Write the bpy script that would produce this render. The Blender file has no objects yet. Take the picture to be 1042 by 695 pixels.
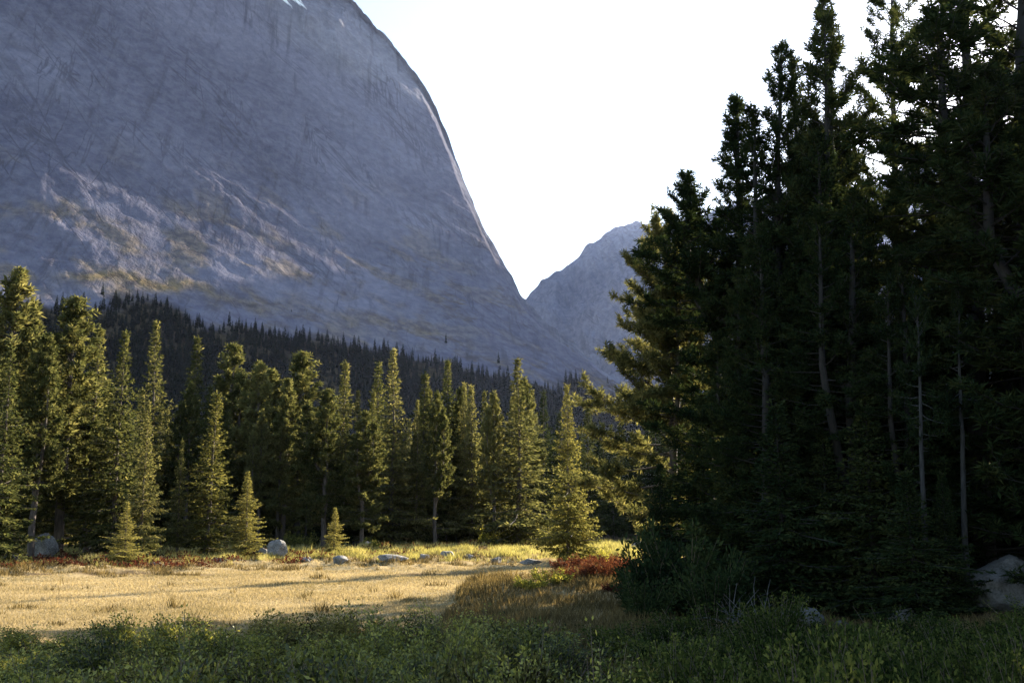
import bpy, math, random
import numpy as np
from mathutils import Vector

random.seed(7)
RNG = np.random.default_rng(7)
SC = bpy.context.scene
COL = SC.collection
R = math.radians

# ---------------------------------------------------------------- camera model
W_PH, H_PH = 1042.0, 695.0
LENS = 35.0
F = W_PH * LENS / 36.0
PITCH = R(9.7)
CAM_H = 2.3
SUN_AZ, SUN_EL = 41.0, 18.5          # degrees, clockwise from +Y


def ray(px, py):
    a = (px - W_PH / 2) / F
    b = (H_PH / 2 - py) / F
    return np.array([a, math.cos(PITCH) - b * math.sin(PITCH), math.sin(PITCH) + b * math.cos(PITCH)])


def at(px, py, depth):
    d = ray(px, py)
    return np.array([0, 0, CAM_H]) + d * (depth / d[1])


def ground_depth(py):
    d = ray(521, py)
    return -CAM_H / d[2] * d[1]


def project(p):
    p = np.asarray(p, float) - np.array([0, 0, CAM_H])
    x = p[..., 0]
    f = p[..., 1] * math.cos(PITCH) + p[..., 2] * math.sin(PITCH)
    u = -p[..., 1] * math.sin(PITCH) + p[..., 2] * math.cos(PITCH)
    return W_PH / 2 + F * x / f, H_PH / 2 - F * u / f


# ---------------------------------------------------------------- numpy noise
_PERM = np.random.default_rng(3).permutation(512).astype(np.int64)
_PERM = np.concatenate([_PERM, _PERM])
_GR = np.random.default_rng(5).normal(size=(512, 3))
_GR /= np.linalg.norm(_GR, axis=1)[:, None]


def perlin(x, y, z):
    x, y, z = np.broadcast_arrays(np.asarray(x, float), np.asarray(y, float), np.asarray(z, float))
    xi, yi, zi = np.floor(x).astype(np.int64), np.floor(y).astype(np.int64), np.floor(z).astype(np.int64)
    xf, yf, zf = x - xi, y - yi, z - zi
    fade = lambda t: t * t * t * (t * (t * 6 - 15) + 10)
    u, v, w = fade(xf), fade(yf), fade(zf)

    def g(a, b, c):
        h = _PERM[(_PERM[(_PERM[(xi + a) & 511] + yi + b) & 511] + zi + c) & 511]
        gr = _GR[h]
        return gr[..., 0] * (xf - a) + gr[..., 1] * (yf - b) + gr[..., 2] * (zf - c)
    l = lambda a, b, t: a + (b - a) * t
    return l(l(l(g(0, 0, 0), g(1, 0, 0), u), l(g(0, 1, 0), g(1, 1, 0), u), v),
             l(l(g(0, 0, 1), g(1, 0, 1), u), l(g(0, 1, 1), g(1, 1, 1), u), v), w) * 1.5


def fbm(x, y, z, o=4, gain=.5):
    s, a, f = 0, 1.0, 1.0
    for i in range(o):
        s = s + a * perlin(x * f + 13.1 * i, y * f + 7.7 * i, z * f + 3.3 * i)
        a *= gain
        f *= 2.03
    return s


def ridged(x, y, z, o=4):
    s, a, f = 0, 1.0, 1.0
    for i in range(o):
        s = s + a * (1 - np.abs(perlin(x * f + 5.1 * i, y * f + 1.7 * i, z * f + 9.3 * i)) * 2)
        a *= .5
        f *= 2.1
    return s


def sstep(a, b, x):
    t = np.clip((x - a) / (b - a), 0, 1)
    return t * t * (3 - 2 * t)


# ---------------------------------------------------------------- mesh helpers
def make_mesh(name, V, quads=None, tris=None, smooth=False):
    V = np.asarray(V, np.float32)
    me = bpy.data.meshes.new(name)
    me.vertices.add(len(V))
    me.vertices.foreach_set('co', V.ravel())
    parts, tot = [], []
    if quads is not None and len(quads):
        parts.append(np.asarray(quads, np.int32).ravel()); tot.append(np.full(len(quads), 4, np.int32))
    if tris is not None and len(tris):
        parts.append(np.asarray(tris, np.int32).ravel()); tot.append(np.full(len(tris), 3, np.int32))
    idx = np.concatenate(parts); tot = np.concatenate(tot)
    start = np.concatenate([[0], np.cumsum(tot)[:-1]]).astype(np.int32)
    me.loops.add(len(idx)); me.loops.foreach_set('vertex_index', idx)
    me.polygons.add(len(tot)); me.polygons.foreach_set('loop_start', start)
    me.polygons.foreach_set('use_smooth', np.full(len(tot), smooth))
    me.update(calc_edges=True)
    return me


def link(name, me, mat, parent=None):
    if mat is not None and not me.materials:
        me.materials.append(mat)
    o = bpy.data.objects.new(name, me)
    COL.objects.link(o)
    if parent is not None:
        o.parent = parent
    return o


def empty(name):
    o = bpy.data.objects.new(name, None)
    o.empty_display_size = .3
    COL.objects.link(o)
    return o


def tag(o, label=None, cat=None, group=None, kind=None):
    if label: o['label'] = label
    if cat: o['category'] = cat
    if group: o['group'] = group
    if kind: o['kind'] = kind
    return o


def unit(v):
    return v / (np.linalg.norm(v, axis=-1, keepdims=True) + 1e-9)


class Tubes:
    """Collects tapered tubes into one mesh."""
    def __init__(s): s.V, s.Q, s.n = [], [], 0

    def add(s, pts, rad, k=6):
        pts = np.asarray(pts, float); rad = np.asarray(rad, float)
        t = unit(np.gradient(pts, axis=0))
        ref = np.where(np.abs(t[:, 2:3]) > .8, np.array([[1., 0, 0]]), np.array([[0, 0, 1.]]))
        a = unit(np.cross(t, ref)); b = np.cross(t, a)
        an = np.arange(k) * 2 * math.pi / k
        ring = pts[:, None] + rad[:, None, None] * (np.cos(an)[None, :, None] * a[:, None] + np.sin(an)[None, :, None] * b[:, None])
        m = len(pts)
        s.V.append(ring.reshape(-1, 3))
        i = np.arange(m - 1)[:, None] * k; j = np.arange(k)[None]; j2 = (j + 1) % k
        s.Q.append((s.n + np.stack([i + j, i + j2, i + k + j2, i + k + j], -1)).reshape(-1, 4))
        s.n += m * k

    def mesh(s, name):
        return make_mesh(name, np.concatenate(s.V), np.concatenate(s.Q), smooth=True)


def cards(P, D, L, Wd, rng, rollup=False):
    """Leaf-shaped faces from P along D."""
    n = len(P)
    D = unit(D)
    s = unit(np.cross(D, rng.normal(size=(n, 3))))
    L = np.broadcast_to(np.asarray(L, float), (n,))[:, None]; Wd = np.broadcast_to(np.asarray(Wd, float), (n,))[:, None]
    V = np.stack([P, P + D * L * .45 + s * Wd * .5, P + D * L, P + D * L * .45 - s * Wd * .5], 1).reshape(-1, 3)
    Q = np.arange(n * 4).reshape(-1, 4)
    return V, Q


# ---------------------------------------------------------------- materials
def new_mat(name):
    m = bpy.data.materials.new(name)
    m.use_nodes = True
    nt = m.node_tree
    nt.nodes.clear()
    return m, nt, nt.nodes.new('ShaderNodeOutputMaterial')


def nd(nt, t, **kw):
    n = nt.nodes.new('ShaderNode' + t)
    for k, v in kw.items():
        if k.startswith('i_'):
            n.inputs[k[2:].replace('_', ' ')].default_value = v
        else:
            setattr(n, k, v)
    return n


def ramp(nt, fac, stops):
    r = nd(nt, 'ValToRGB')
    e = r.color_ramp.elements
    while len(e) < len(stops): e.new(.5)
    for el, (p, c) in zip(e, stops):
        el.position = p; el.color = (*c, 1) if len(c) == 3 else c
    nt.links.new(fac, r.inputs[0])
    return r.outputs[0]


def mixc(nt, fac, a, b, mode='MIX'):
    m = nd(nt, 'Mix', data_type='RGBA', blend_type=mode)
    for v, i in ((fac, 0), (a, 6), (b, 7)):
        if isinstance(v, (int, float)): m.inputs[i].default_value = v
        elif isinstance(v, tuple): m.inputs[i].default_value = (*v, 1)
        else: nt.links.new(v, m.inputs[i])
    return m.outputs[2]


def leaf_mat(name, dark, mid, light, trans=.4, noise=1.2, tcol=None, gloss=.0, objvar=.42):
    """Foliage: colour differs per leaf and per clump, light passes through."""
    m, nt, out = new_mat(name)
    geo = nd(nt, 'NewGeometry')
    tc = nd(nt, 'TexCoord')
    oi = nd(nt, 'ObjectInfo')
    no = nd(nt, 'TexNoise', i_Scale=noise, i_Detail=2.0)
    nt.links.new(tc.outputs['Object'], no.inputs['Vector'])
    a1 = nd(nt, 'Math', operation='MULTIPLY_ADD'); a1.inputs[1].default_value = .55; nt.links.new(geo.outputs['Random Per Island'], a1.inputs[0])
    a2 = nd(nt, 'Math', operation='MULTIPLY_ADD'); a2.inputs[1].default_value = 1.1; nt.links.new(no.outputs[0], a2.inputs[0])
    a2.inputs[2].default_value = -.35
    nt.links.new(a2.outputs[0], a1.inputs[2])
    a3 = nd(nt, 'Math', operation='MULTIPLY_ADD'); a3.inputs[1].default_value = objvar; nt.links.new(oi.outputs['Random'], a3.inputs[0])
    a4 = nd(nt, 'Math', operation='SUBTRACT'); a4.inputs[1].default_value = objvar * .5
    nt.links.new(a1.outputs[0], a3.inputs[2]); nt.links.new(a3.outputs[0], a4.inputs[0])
    c = ramp(nt, a4.outputs[0], [(.1, dark), (.5, mid), (.95, light)])
    df = nd(nt, 'BsdfDiffuse'); nt.links.new(c, df.inputs[0])
    tr = nd(nt, 'BsdfTranslucent')
    tint = mixc(nt, 1.0, c, tcol or (1.3, 1.22, .85), 'MULTIPLY')
    nt.links.new(tint, tr.inputs[0])
    mx = nd(nt, 'MixShader'); mx.inputs[0].default_value = trans
    nt.links.new(df.outputs[0], mx.inputs[1]); nt.links.new(tr.outputs[0], mx.inputs[2])
    last = mx
    if gloss:
        gl = nd(nt, 'BsdfGlossy', i_Roughness=.45); gl.inputs[0].default_value = (.9, .95, 1, 1)
        mg = nd(nt, 'MixShader'); mg.inputs[0].default_value = gloss
        nt.links.new(mx.outputs[0], mg.inputs[1]); nt.links.new(gl.outputs[0], mg.inputs[2]); last = mg
    nt.links.new(last.outputs[0], out.inputs[0])
    return m


def bark_mat(name, dark, light):
    m, nt, out = new_mat(name)
    tc = nd(nt, 'TexCoord')
    mp = nd(nt, 'Mapping'); mp.inputs['Scale'].default_value = (9, 9, 1.6)
    nt.links.new(tc.outputs['Object'], mp.inputs[0])
    no = nd(nt, 'TexNoise', i_Scale=1.5, i_Detail=5.0); nt.links.new(mp.outputs[0], no.inputs['Vector'])
    c = ramp(nt, no.outputs[0], [(.35, dark), (.65, light)])
    b = nd(nt, 'BsdfPrincipled', i_Roughness=.9); nt.links.new(c, b.inputs[0])
    bp = nd(nt, 'Bump', i_Strength=.6, i_Distance=.03); nt.links.new(no.outputs[0], bp.inputs['Height']); nt.links.new(bp.outputs[0], b.inputs['Normal'])
    nt.links.new(b.outputs[0], out.inputs[0])
    return m


M = {}
M['spruce'] = leaf_mat('spruce_needles', (.028, .034, .015), (.090, .092, .038), (.20, .182, .080), .5)
M['pine'] = leaf_mat('pine_needles', (.027, .035, .015), (.086, .090, .036), (.19, .175, .076), .5)
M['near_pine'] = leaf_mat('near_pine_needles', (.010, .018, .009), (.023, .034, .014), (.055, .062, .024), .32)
M['lit_spruce'] = leaf_mat('lit_spruce_needles', (.045, .05, .018), (.135, .128, .044), (.27, .24, .085), .5)  # lighter copy of the spruce needles, sunlight put into the colour
M['dim_spruce'] = leaf_mat('dim_spruce_needles', (.012, .018, .010), (.032, .042, .020), (.075, .080, .035), .35)  # darker copy of the spruce needles with forest shade in the colour
M['lit_pine'] = leaf_mat('lit_pine_needles', (.034, .04, .018), (.115, .115, .046), (.25, .225, .095), .5)  # pine needles lightened; warm sunlight is in the colour
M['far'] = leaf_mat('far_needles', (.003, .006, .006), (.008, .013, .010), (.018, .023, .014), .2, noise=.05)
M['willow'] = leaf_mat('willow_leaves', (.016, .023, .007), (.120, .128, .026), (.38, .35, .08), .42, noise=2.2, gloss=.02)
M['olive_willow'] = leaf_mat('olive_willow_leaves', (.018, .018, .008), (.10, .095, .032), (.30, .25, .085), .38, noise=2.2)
M['shade_willow'] = leaf_mat('shade_willow_leaves', (.010, .017, .006), (.042, .058, .016), (.13, .135, .036), .36, noise=2.2)  # willow leaves darkened; the deep shade is part of the colour
M['yellow_willow'] = leaf_mat('yellowing_leaves', (.08, .09, .02), (.17, .17, .04), (.32, .28, .06), .45, noise=1.6)
M['juniper'] = leaf_mat('juniper_leaves', (.008, .014, .008), (.020, .033, .014), (.045, .058, .022), .25)
M['red'] = leaf_mat('red_leaves', (.04, .015, .011), (.085, .027, .018), (.15, .065, .03), .3, noise=.8)
M['dry_grass'] = leaf_mat('dry_grass', (.15, .125, .065), (.30, .24, .152), (.45, .375, .255), .35, noise=.22, tcol=(1.3, 1.2, .8))
M['sedge'] = leaf_mat('sedge_grass', (.14, .135, .05), (.28, .25, .10), (.43, .375, .19), .38, noise=.3, tcol=(1.3, 1.25, .7))
M['brown_grass'] = leaf_mat('brown_grass', (.07, .055, .026), (.17, .125, .055), (.32, .24, .11), .3, noise=.5, tcol=(1.2, 1.1, .8))
M['bark'] = bark_mat('conifer_bark', (.03, .023, .018), (.095, .072, .058))
M['dark_bark'] = bark_mat('dark_bark', (.006, .005, .0045), (.018, .0145, .0125))
M['pale_bark'] = bark_mat('pale_bark', (.008, .0075, .0075), (.030, .029, .029))
M['stem'] = bark_mat('shrub_stem', (.05, .035, .025), (.14, .10, .07))
M['dead_wood'] = bark_mat('dead_wood', (.03, .028, .027), (.10, .095, .09))


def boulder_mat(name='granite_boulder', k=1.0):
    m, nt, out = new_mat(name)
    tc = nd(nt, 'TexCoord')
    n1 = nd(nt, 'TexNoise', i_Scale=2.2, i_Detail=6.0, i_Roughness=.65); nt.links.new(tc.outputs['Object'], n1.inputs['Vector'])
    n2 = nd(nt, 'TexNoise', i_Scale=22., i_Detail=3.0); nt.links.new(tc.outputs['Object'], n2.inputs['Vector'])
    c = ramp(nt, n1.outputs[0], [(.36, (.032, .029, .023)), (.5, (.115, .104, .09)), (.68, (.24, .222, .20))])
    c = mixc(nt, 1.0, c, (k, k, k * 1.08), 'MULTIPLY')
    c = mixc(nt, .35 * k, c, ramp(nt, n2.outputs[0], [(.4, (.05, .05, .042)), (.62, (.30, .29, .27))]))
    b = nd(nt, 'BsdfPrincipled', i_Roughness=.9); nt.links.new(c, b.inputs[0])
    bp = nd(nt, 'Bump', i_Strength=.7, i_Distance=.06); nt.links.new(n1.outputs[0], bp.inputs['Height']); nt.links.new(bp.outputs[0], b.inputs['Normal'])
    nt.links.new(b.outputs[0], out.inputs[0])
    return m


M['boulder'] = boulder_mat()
M['shade_boulder'] = boulder_mat('shade_granite', .42)  # darker copy of the granite; shade under the right stand put into the colour


def rock_mat(name, scale=1.0, veg=1.0):
    m, nt, out = new_mat(name)
    tc = nd(nt, 'TexCoord'); P = tc.outputs['Object']
    # fracture direction: streaks that run down to the right across the face
    mp = nd(nt, 'Mapping', vector_type='TEXTURE'); mp.inputs['Rotation'].default_value = (0, R(52), 0); mp.inputs['Scale'].default_value = (150 / scale, 60 / scale, 24 / scale)
    nt.links.new(P, mp.inputs[0])
    mp2 = nd(nt, 'Mapping', vector_type='TEXTURE'); mp2.inputs['Rotation'].default_value = (0, R(76), 0); mp2.inputs['Scale'].default_value = (120 / scale, 70 / scale, 30 / scale)
    nt.links.new(P, mp2.inputs[0])
    s1 = nd(nt, 'TexNoise', i_Scale=1.0, i_Detail=7.0, i_Roughness=.62, i_Distortion=.6); nt.links.new(mp.outputs[0], s1.inputs['Vector'])
    s2 = nd(nt, 'TexNoise', i_Scale=1.3, i_Detail=7.0, i_Roughness=.62, i_Distortion=.8); nt.links.new(mp2.outputs[0], s2.inputs['Vector'])
    n3 = nd(nt, 'TexNoise', i_Scale=.011 * scale, i_Detail=8.0, i_Roughness=.6); nt.links.new(P, n3.inputs['Vector'])
    n4 = nd(nt, 'TexNoise', i_Scale=.09 * scale, i_Detail=6.0, i_Roughness=.7); nt.links.new(P, n4.inputs['Vector'])
    c = ramp(nt, s1.outputs[0], [(.3, (.082, .083, .115)), (.5, (.185, .185, .25)), (.7, (.28, .28, .35))])
    c = mixc(nt, .45, c, ramp(nt, s2.outputs[0], [(.36, (.063, .063, .09)), (.5, (.175, .175, .237)), (.66, (.295, .295, .365))]))
    c = mixc(nt, .4, c, ramp(nt, n3.outputs[0], [(.35, (.107, .108, .15)), (.62, (.255, .254, .32))]))
    c = mixc(nt, .42, c, ramp(nt, n4.outputs[0], [(.4, (.06, .06, .07)), (.62, (.34, .335, .34))]))
    cr = None
    for rot, sc_, th in ((50, (520, 160, 26), .022), (77, (380, 140, 20), .02), (38, (240, 100, 17), .018)):
        mv = nd(nt, 'Mapping', vector_type='TEXTURE'); mv.inputs['Rotation'].default_value = (0, R(rot), 0); mv.inputs['Scale'].default_value = tuple(q / scale for q in sc_)
        nt.links.new(P, mv.inputs[0])
        vo = nd(nt, 'TexNoise', i_Scale=1.0, i_Detail=3.0, i_Roughness=.55); nt.links.new(mv.outputs[0], vo.inputs['Vector'])
        sb = nd(nt, 'Math', operation='SUBTRACT'); nt.links.new(vo.outputs[0], sb.inputs[0]); sb.inputs[1].default_value = .5
        ab = nd(nt, 'Math', operation='ABSOLUTE'); nt.links.new(sb.outputs[0], ab.inputs[0])
        ms = nd(nt, 'MapRange', i_From_Min=.0, i_From_Max=th, interpolation_type='SMOOTHSTEP'); nt.links.new(ab.outputs[0], ms.inputs[0])
        if cr is None: cr = ms.outputs[0]
        else:
            mm = nd(nt, 'Math', operation='MULTIPLY'); nt.links.new(cr, mm.inputs[0]); nt.links.new(ms.outputs[0], mm.inputs[1]); cr = mm.outputs[0]
    big_ = nd(nt, 'TexNoise', i_Scale=.0042 * scale, i_Detail=3.0); nt.links.new(P, big_.inputs['Vector'])
    c = mixc(nt, .5, c, ramp(nt, big_.outputs[0], [(.38, (.107, .108, .15)), (.62, (.27, .268, .325))]))
    mst = nd(nt, 'Mapping', vector_type='TEXTURE'); mst.inputs['Rotation'].default_value = (0, R(84), 0); mst.inputs['Scale'].default_value = (300 / scale, 90 / scale, 11 / scale)
    nt.links.new(P, mst.inputs[0])
    st = nd(nt, 'TexNoise', i_Scale=1.0, i_Detail=5.0, i_Roughness=.6); nt.links.new(mst.outputs[0], st.inputs['Vector'])
    stf = nd(nt, 'MapRange', i_From_Min=.56, i_From_Max=.70, i_To_Max=.55); nt.links.new(st.outputs[0], stf.inputs[0])
    c = mixc(nt, stf.outputs[0], c, (.085, .082, .095))
    cf = nd(nt, 'MapRange', i_From_Min=.42, i_From_Max=.62); nt.links.new(n3.outputs[0], cf.inputs[0])
    ci = nd(nt, 'Math', operation='SUBTRACT'); ci.inputs[0].default_value = 1.0; nt.links.new(cr, ci.inputs[1])
    cm = nd(nt, 'Math', operation='MULTIPLY'); nt.links.new(ci.outputs[0], cm.inputs[0]); nt.links.new(cf.outputs[0], cm.inputs[1])
    cm2 = nd(nt, 'Math', operation='MULTIPLY'); nt.links.new(cm.outputs[0], cm2.inputs[0]); cm2.inputs[1].default_value = .5
    c = mixc(nt, cm2.outputs[0], c, (.07, .068, .08))
    # thin turf and heather on the lower, gentler ledges
    g = nd(nt, 'NewGeometry')
    sx = nd(nt, 'SeparateXYZ'); nt.links.new(g.outputs['Normal'], sx.inputs[0])
    up = nd(nt, 'MapRange', i_From_Min=.72, i_From_Max=.92); nt.links.new(sx.outputs[2], up.inputs[0])
    n5 = nd(nt, 'TexNoise', i_Scale=.016 * scale, i_Detail=7.0, i_Roughness=.65); nt.links.new(P, n5.inputs['Vector'])
    vm = nd(nt, 'MapRange', i_From_Min=.50, i_From_Max=.60); nt.links.new(n5.outputs[0], vm.inputs[0])
    px_ = nd(nt, 'SeparateXYZ'); nt.links.new(P, px_.inputs[0])
    lowz = nd(nt, 'MapRange', i_From_Min=420., i_From_Max=260.); nt.links.new(px_.outputs[2], lowz.inputs[0])
    mu = nd(nt, 'Math', operation='MULTIPLY'); nt.links.new(up.outputs[0], mu.inputs[0]); nt.links.new(vm.outputs[0], mu.inputs[1])
    mu3 = nd(nt, 'Math', operation='MULTIPLY'); nt.links.new(mu.outputs[0], mu3.inputs[0]); nt.links.new(lowz.outputs[0], mu3.inputs[1])
    mu2 = nd(nt, 'Math', operation='MULTIPLY'); nt.links.new(mu3.outputs[0], mu2.inputs[0]); mu2.inputs[1].default_value = .85 * veg
    c = mixc(nt, mu2.outputs[0], c, ramp(nt, n4.outputs[0], [(.4, (.09, .065, .04)), (.6, (.20, .15, .075))]))
    if veg:
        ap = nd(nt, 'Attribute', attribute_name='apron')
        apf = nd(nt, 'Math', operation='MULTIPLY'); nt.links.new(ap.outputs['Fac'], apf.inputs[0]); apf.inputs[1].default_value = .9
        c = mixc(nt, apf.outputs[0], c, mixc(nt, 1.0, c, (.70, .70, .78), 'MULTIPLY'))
        tf = nd(nt, 'Attribute', attribute_name='turf')
        c = mixc(nt, tf.outputs['Fac'], c, ramp(nt, n4.outputs[0], [(.4, (.085, .066, .045)), (.6, (.22, .165, .09))]))
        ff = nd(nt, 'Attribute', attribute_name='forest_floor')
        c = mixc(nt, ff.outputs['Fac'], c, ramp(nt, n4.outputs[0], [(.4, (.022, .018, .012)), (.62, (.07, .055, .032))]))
    if veg:
        # old snow left in a high gully
        sp = nd(nt, 'VectorMath', operation='DISTANCE'); nt.links.new(P, sp.inputs[0]); sp.inputs[1].default_value = SNOW
        near = nd(nt, 'MapRange', i_From_Min=95., i_From_Max=10.); nt.links.new(sp.outputs['Value'], near.inputs[0])
        ns = nd(nt, 'TexNoise', i_Scale=.05, i_Detail=4.0, i_Roughness=.6); nt.links.new(mp.outputs[0], ns.inputs['Vector']); ns.inputs['Scale'].default_value = 2.3
        q = nd(nt, 'Math', operation='MULTIPLY'); nt.links.new(near.outputs[0], q.inputs[0]); nt.links.new(ns.outputs[0], q.inputs[1])
        q2 = nd(nt, 'MapRange', i_From_Min=.36, i_From_Max=.42); nt.links.new(q.outputs[0], q2.inputs[0])
        c = mixc(nt, q2.outputs[0], c, (.82, .83, .85))
    b = nd(nt, 'BsdfDiffuse', i_Roughness=.5); nt.links.new(c, b.inputs[0])
    ad = nd(nt, 'Math', operation='ADD'); nt.links.new(s1.outputs[0], ad.inputs[0]); nt.links.new(s2.outputs[0], ad.inputs[1])
    ad2 = nd(nt, 'Math', operation='MULTIPLY_ADD'); nt.links.new(n4.outputs[0], ad2.inputs[0]); ad2.inputs[1].default_value = .5; nt.links.new(ad.outputs[0], ad2.inputs[2])
    ad3 = nd(nt, 'Math', operation='MULTIPLY_ADD'); nt.links.new(cm.outputs[0], ad3.inputs[0]); ad3.inputs[1].default_value = -.11; nt.links.new(ad2.outputs[0], ad3.inputs[2])
    bp = nd(nt, 'Bump', i_Strength=.8, i_Distance=9. / scale); nt.links.new(ad3.outputs[0], bp.inputs['Height']); nt.links.new(bp.outputs[0], b.inputs['Normal'])
    nt.links.new(b.outputs[0], out.inputs[0])
    return m


def ground_mat():
    m, nt, out = new_mat('meadow_ground')
    tc = nd(nt, 'TexCoord'); P = tc.outputs['Object']
    n1 = nd(nt, 'TexNoise', i_Scale=.25, i_Detail=6.0, i_Roughness=.6); nt.links.new(P, n1.inputs['Vector'])
    n2 = nd(nt, 'TexNoise', i_Scale=6., i_Detail=5.0, i_Roughness=.7); nt.links.new(P, n2.inputs['Vector'])
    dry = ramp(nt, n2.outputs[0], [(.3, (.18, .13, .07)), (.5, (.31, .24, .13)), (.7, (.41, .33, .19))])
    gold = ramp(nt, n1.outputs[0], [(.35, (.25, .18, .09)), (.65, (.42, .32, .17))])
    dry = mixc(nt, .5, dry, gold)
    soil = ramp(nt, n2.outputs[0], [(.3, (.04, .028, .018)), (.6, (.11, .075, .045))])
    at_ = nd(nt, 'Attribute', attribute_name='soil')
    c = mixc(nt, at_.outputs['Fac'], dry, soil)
    b = nd(nt, 'BsdfDiffuse'); nt.links.new(c, b.inputs[0])
    bp = nd(nt, 'Bump', i_Strength=.6, i_Distance=.05); nt.links.new(n2.outputs[0], bp.inputs['Height']); nt.links.new(bp.outputs[0], b.inputs['Normal'])
    nt.links.new(b.outputs[0], out.inputs[0])
    return m


# ---------------------------------------------------------------- terrain
A_PX = np.array([-900, -500, -300, -150, 0, 100, 200, 330, 450, 560, 640, 760, 1042, 1500, 2200])
A_H = np.array([900, 850, 790, 715, 615, 532, 447, 345, 285, 240, 175, 60, 25, 20, 20.])


A_DX = np.arange(-1100, 2400, 5.)
A_DH = np.convolve(np.pad(np.interp(A_DX, A_PX, A_H), 30, mode='edge'), np.hanning(61) / np.hanning(61).sum(), mode='valid')


def talus(x, y):
    y = np.asarray(y, float); x = np.asarray(x, float)
    px = 521 + F * x / np.maximum(y, 60)
    a = np.interp(px, A_DX, A_DH)
    t = np.clip((y - 100) / 1000, 0, 3)
    return a * t ** 2.9


MOUND = (at(545, 600, 29)[0], 29.0)


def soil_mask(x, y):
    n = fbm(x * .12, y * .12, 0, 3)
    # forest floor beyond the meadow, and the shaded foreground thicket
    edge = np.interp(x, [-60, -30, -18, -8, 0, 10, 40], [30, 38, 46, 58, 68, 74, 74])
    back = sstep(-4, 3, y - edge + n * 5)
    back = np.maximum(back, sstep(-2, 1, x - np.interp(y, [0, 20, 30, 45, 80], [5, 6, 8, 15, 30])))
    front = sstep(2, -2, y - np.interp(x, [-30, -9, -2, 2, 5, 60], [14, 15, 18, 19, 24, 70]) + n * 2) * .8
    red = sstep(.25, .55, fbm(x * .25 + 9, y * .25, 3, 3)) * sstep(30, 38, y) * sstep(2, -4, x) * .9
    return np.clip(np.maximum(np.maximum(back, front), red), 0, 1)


def gz(x, y):
    x = np.asarray(x, float); y = np.asarray(y, float)
    edge = np.interp(x, [-60, -25, -12, 0, 6], [30, 33, 40, 44, 44])
    hum = sstep(-1.5, 2, y - edge + 3 * fbm(x * .15, y * .15, 2, 2)) * sstep(85, 60, y) * sstep(12, 2, x)
    h = hum * (np.clip(fbm(x * .9, y * .5, 4, 4), -.1, .6) * .36 + .06)
    h = h + .35 * np.exp(-((x - MOUND[0]) ** 2 / 5.0 + (y - MOUND[1]) ** 2 / 5))
    h = h + .30 * np.exp(-((x - 2.6) ** 2 / 6.0 + (y - 36) ** 2 / 14))
    rise = sstep(0, 6, x - np.interp(y, [0, 20, 45, 80], [5, 6, 11, 18])) * .5
    h = h + rise + 3.2 * sstep(0, 12, x - np.interp(y, [0, 30, 45, 90], [12, 13, 17, 30])) * sstep(28, 46, y)
    h = h + .05 * fbm(x * .3, y * .3, 1, 3) + .25 * sstep(60, 100, y) * fbm(x * .08, y * .08, 7, 3)
    h = h - sstep(95, 160, y) * 6
    return h


def terrain_z(x, y):
    return np.maximum(gz(x, y), talus(x, y) - .3 + 0 * np.asarray(x))


def build_ground():
    u = np.linspace(-1, 1, 561)
    xs = np.sinh(u * 6.0) / np.sinh(6.0) * 5000
    y1 = np.linspace(-30, 90, 480)
    y2 = 90 + (np.linspace(0, 1, 60)[1:]) ** 3 * 7000
    y0 = -30 - (np.linspace(1, 0, 20)[:-1]) ** 3 * 600
    ys = np.concatenate([y0, y1, y2])
    X, Y = np.meshgrid(xs, ys)
    Z = gz(X, Y)
    n, m = len(xs), len(ys)
    V = np.stack([X, Y, Z], -1).reshape(-1, 3)
    i = np.arange(m - 1)[:, None] * n + np.arange(n - 1)[None]
    Q = np.stack([i, i + 1, i + n + 1, i + n], -1).reshape(-1, 4)
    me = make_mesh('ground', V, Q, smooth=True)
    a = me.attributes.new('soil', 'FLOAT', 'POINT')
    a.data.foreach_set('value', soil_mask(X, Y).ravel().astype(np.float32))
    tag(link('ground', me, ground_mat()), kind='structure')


SIL_PX = np.array([-900, -400, -200, 0, 150, 250, 300, 350, 375, 400, 425, 440, 455, 470, 490, 510, 530, 545, 560, 580, 600, 620, 660, 720, 800, 900, 1100, 2200.])
SIL_PY = np.array([-260, -300, -290, -230, -130, -75, -40, -2, 24, 53, 83, 106, 142, 183, 226, 264, 298, 317, 332, 348, 362, 378, 405, 450, 480, 500, 508, 510.])


def crest_y(px):
    return np.interp(px, [-900, 0, 350, 440, 530, 620, 1100, 2200], [1300, 1390, 1415, 1390, 1318, 1300, 1600, 1700.])


SNOW = tuple(at(289, 13, 1360))


FOREST_PX = [-150, 0, 60, 100, 150, 200, 260, 320, 400, 480, 560, 620, 720]
FOREST_PY = [285, 290, 298, 296, 296, 310, 322, 331, 347, 362, 376, 388, 402]


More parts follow.
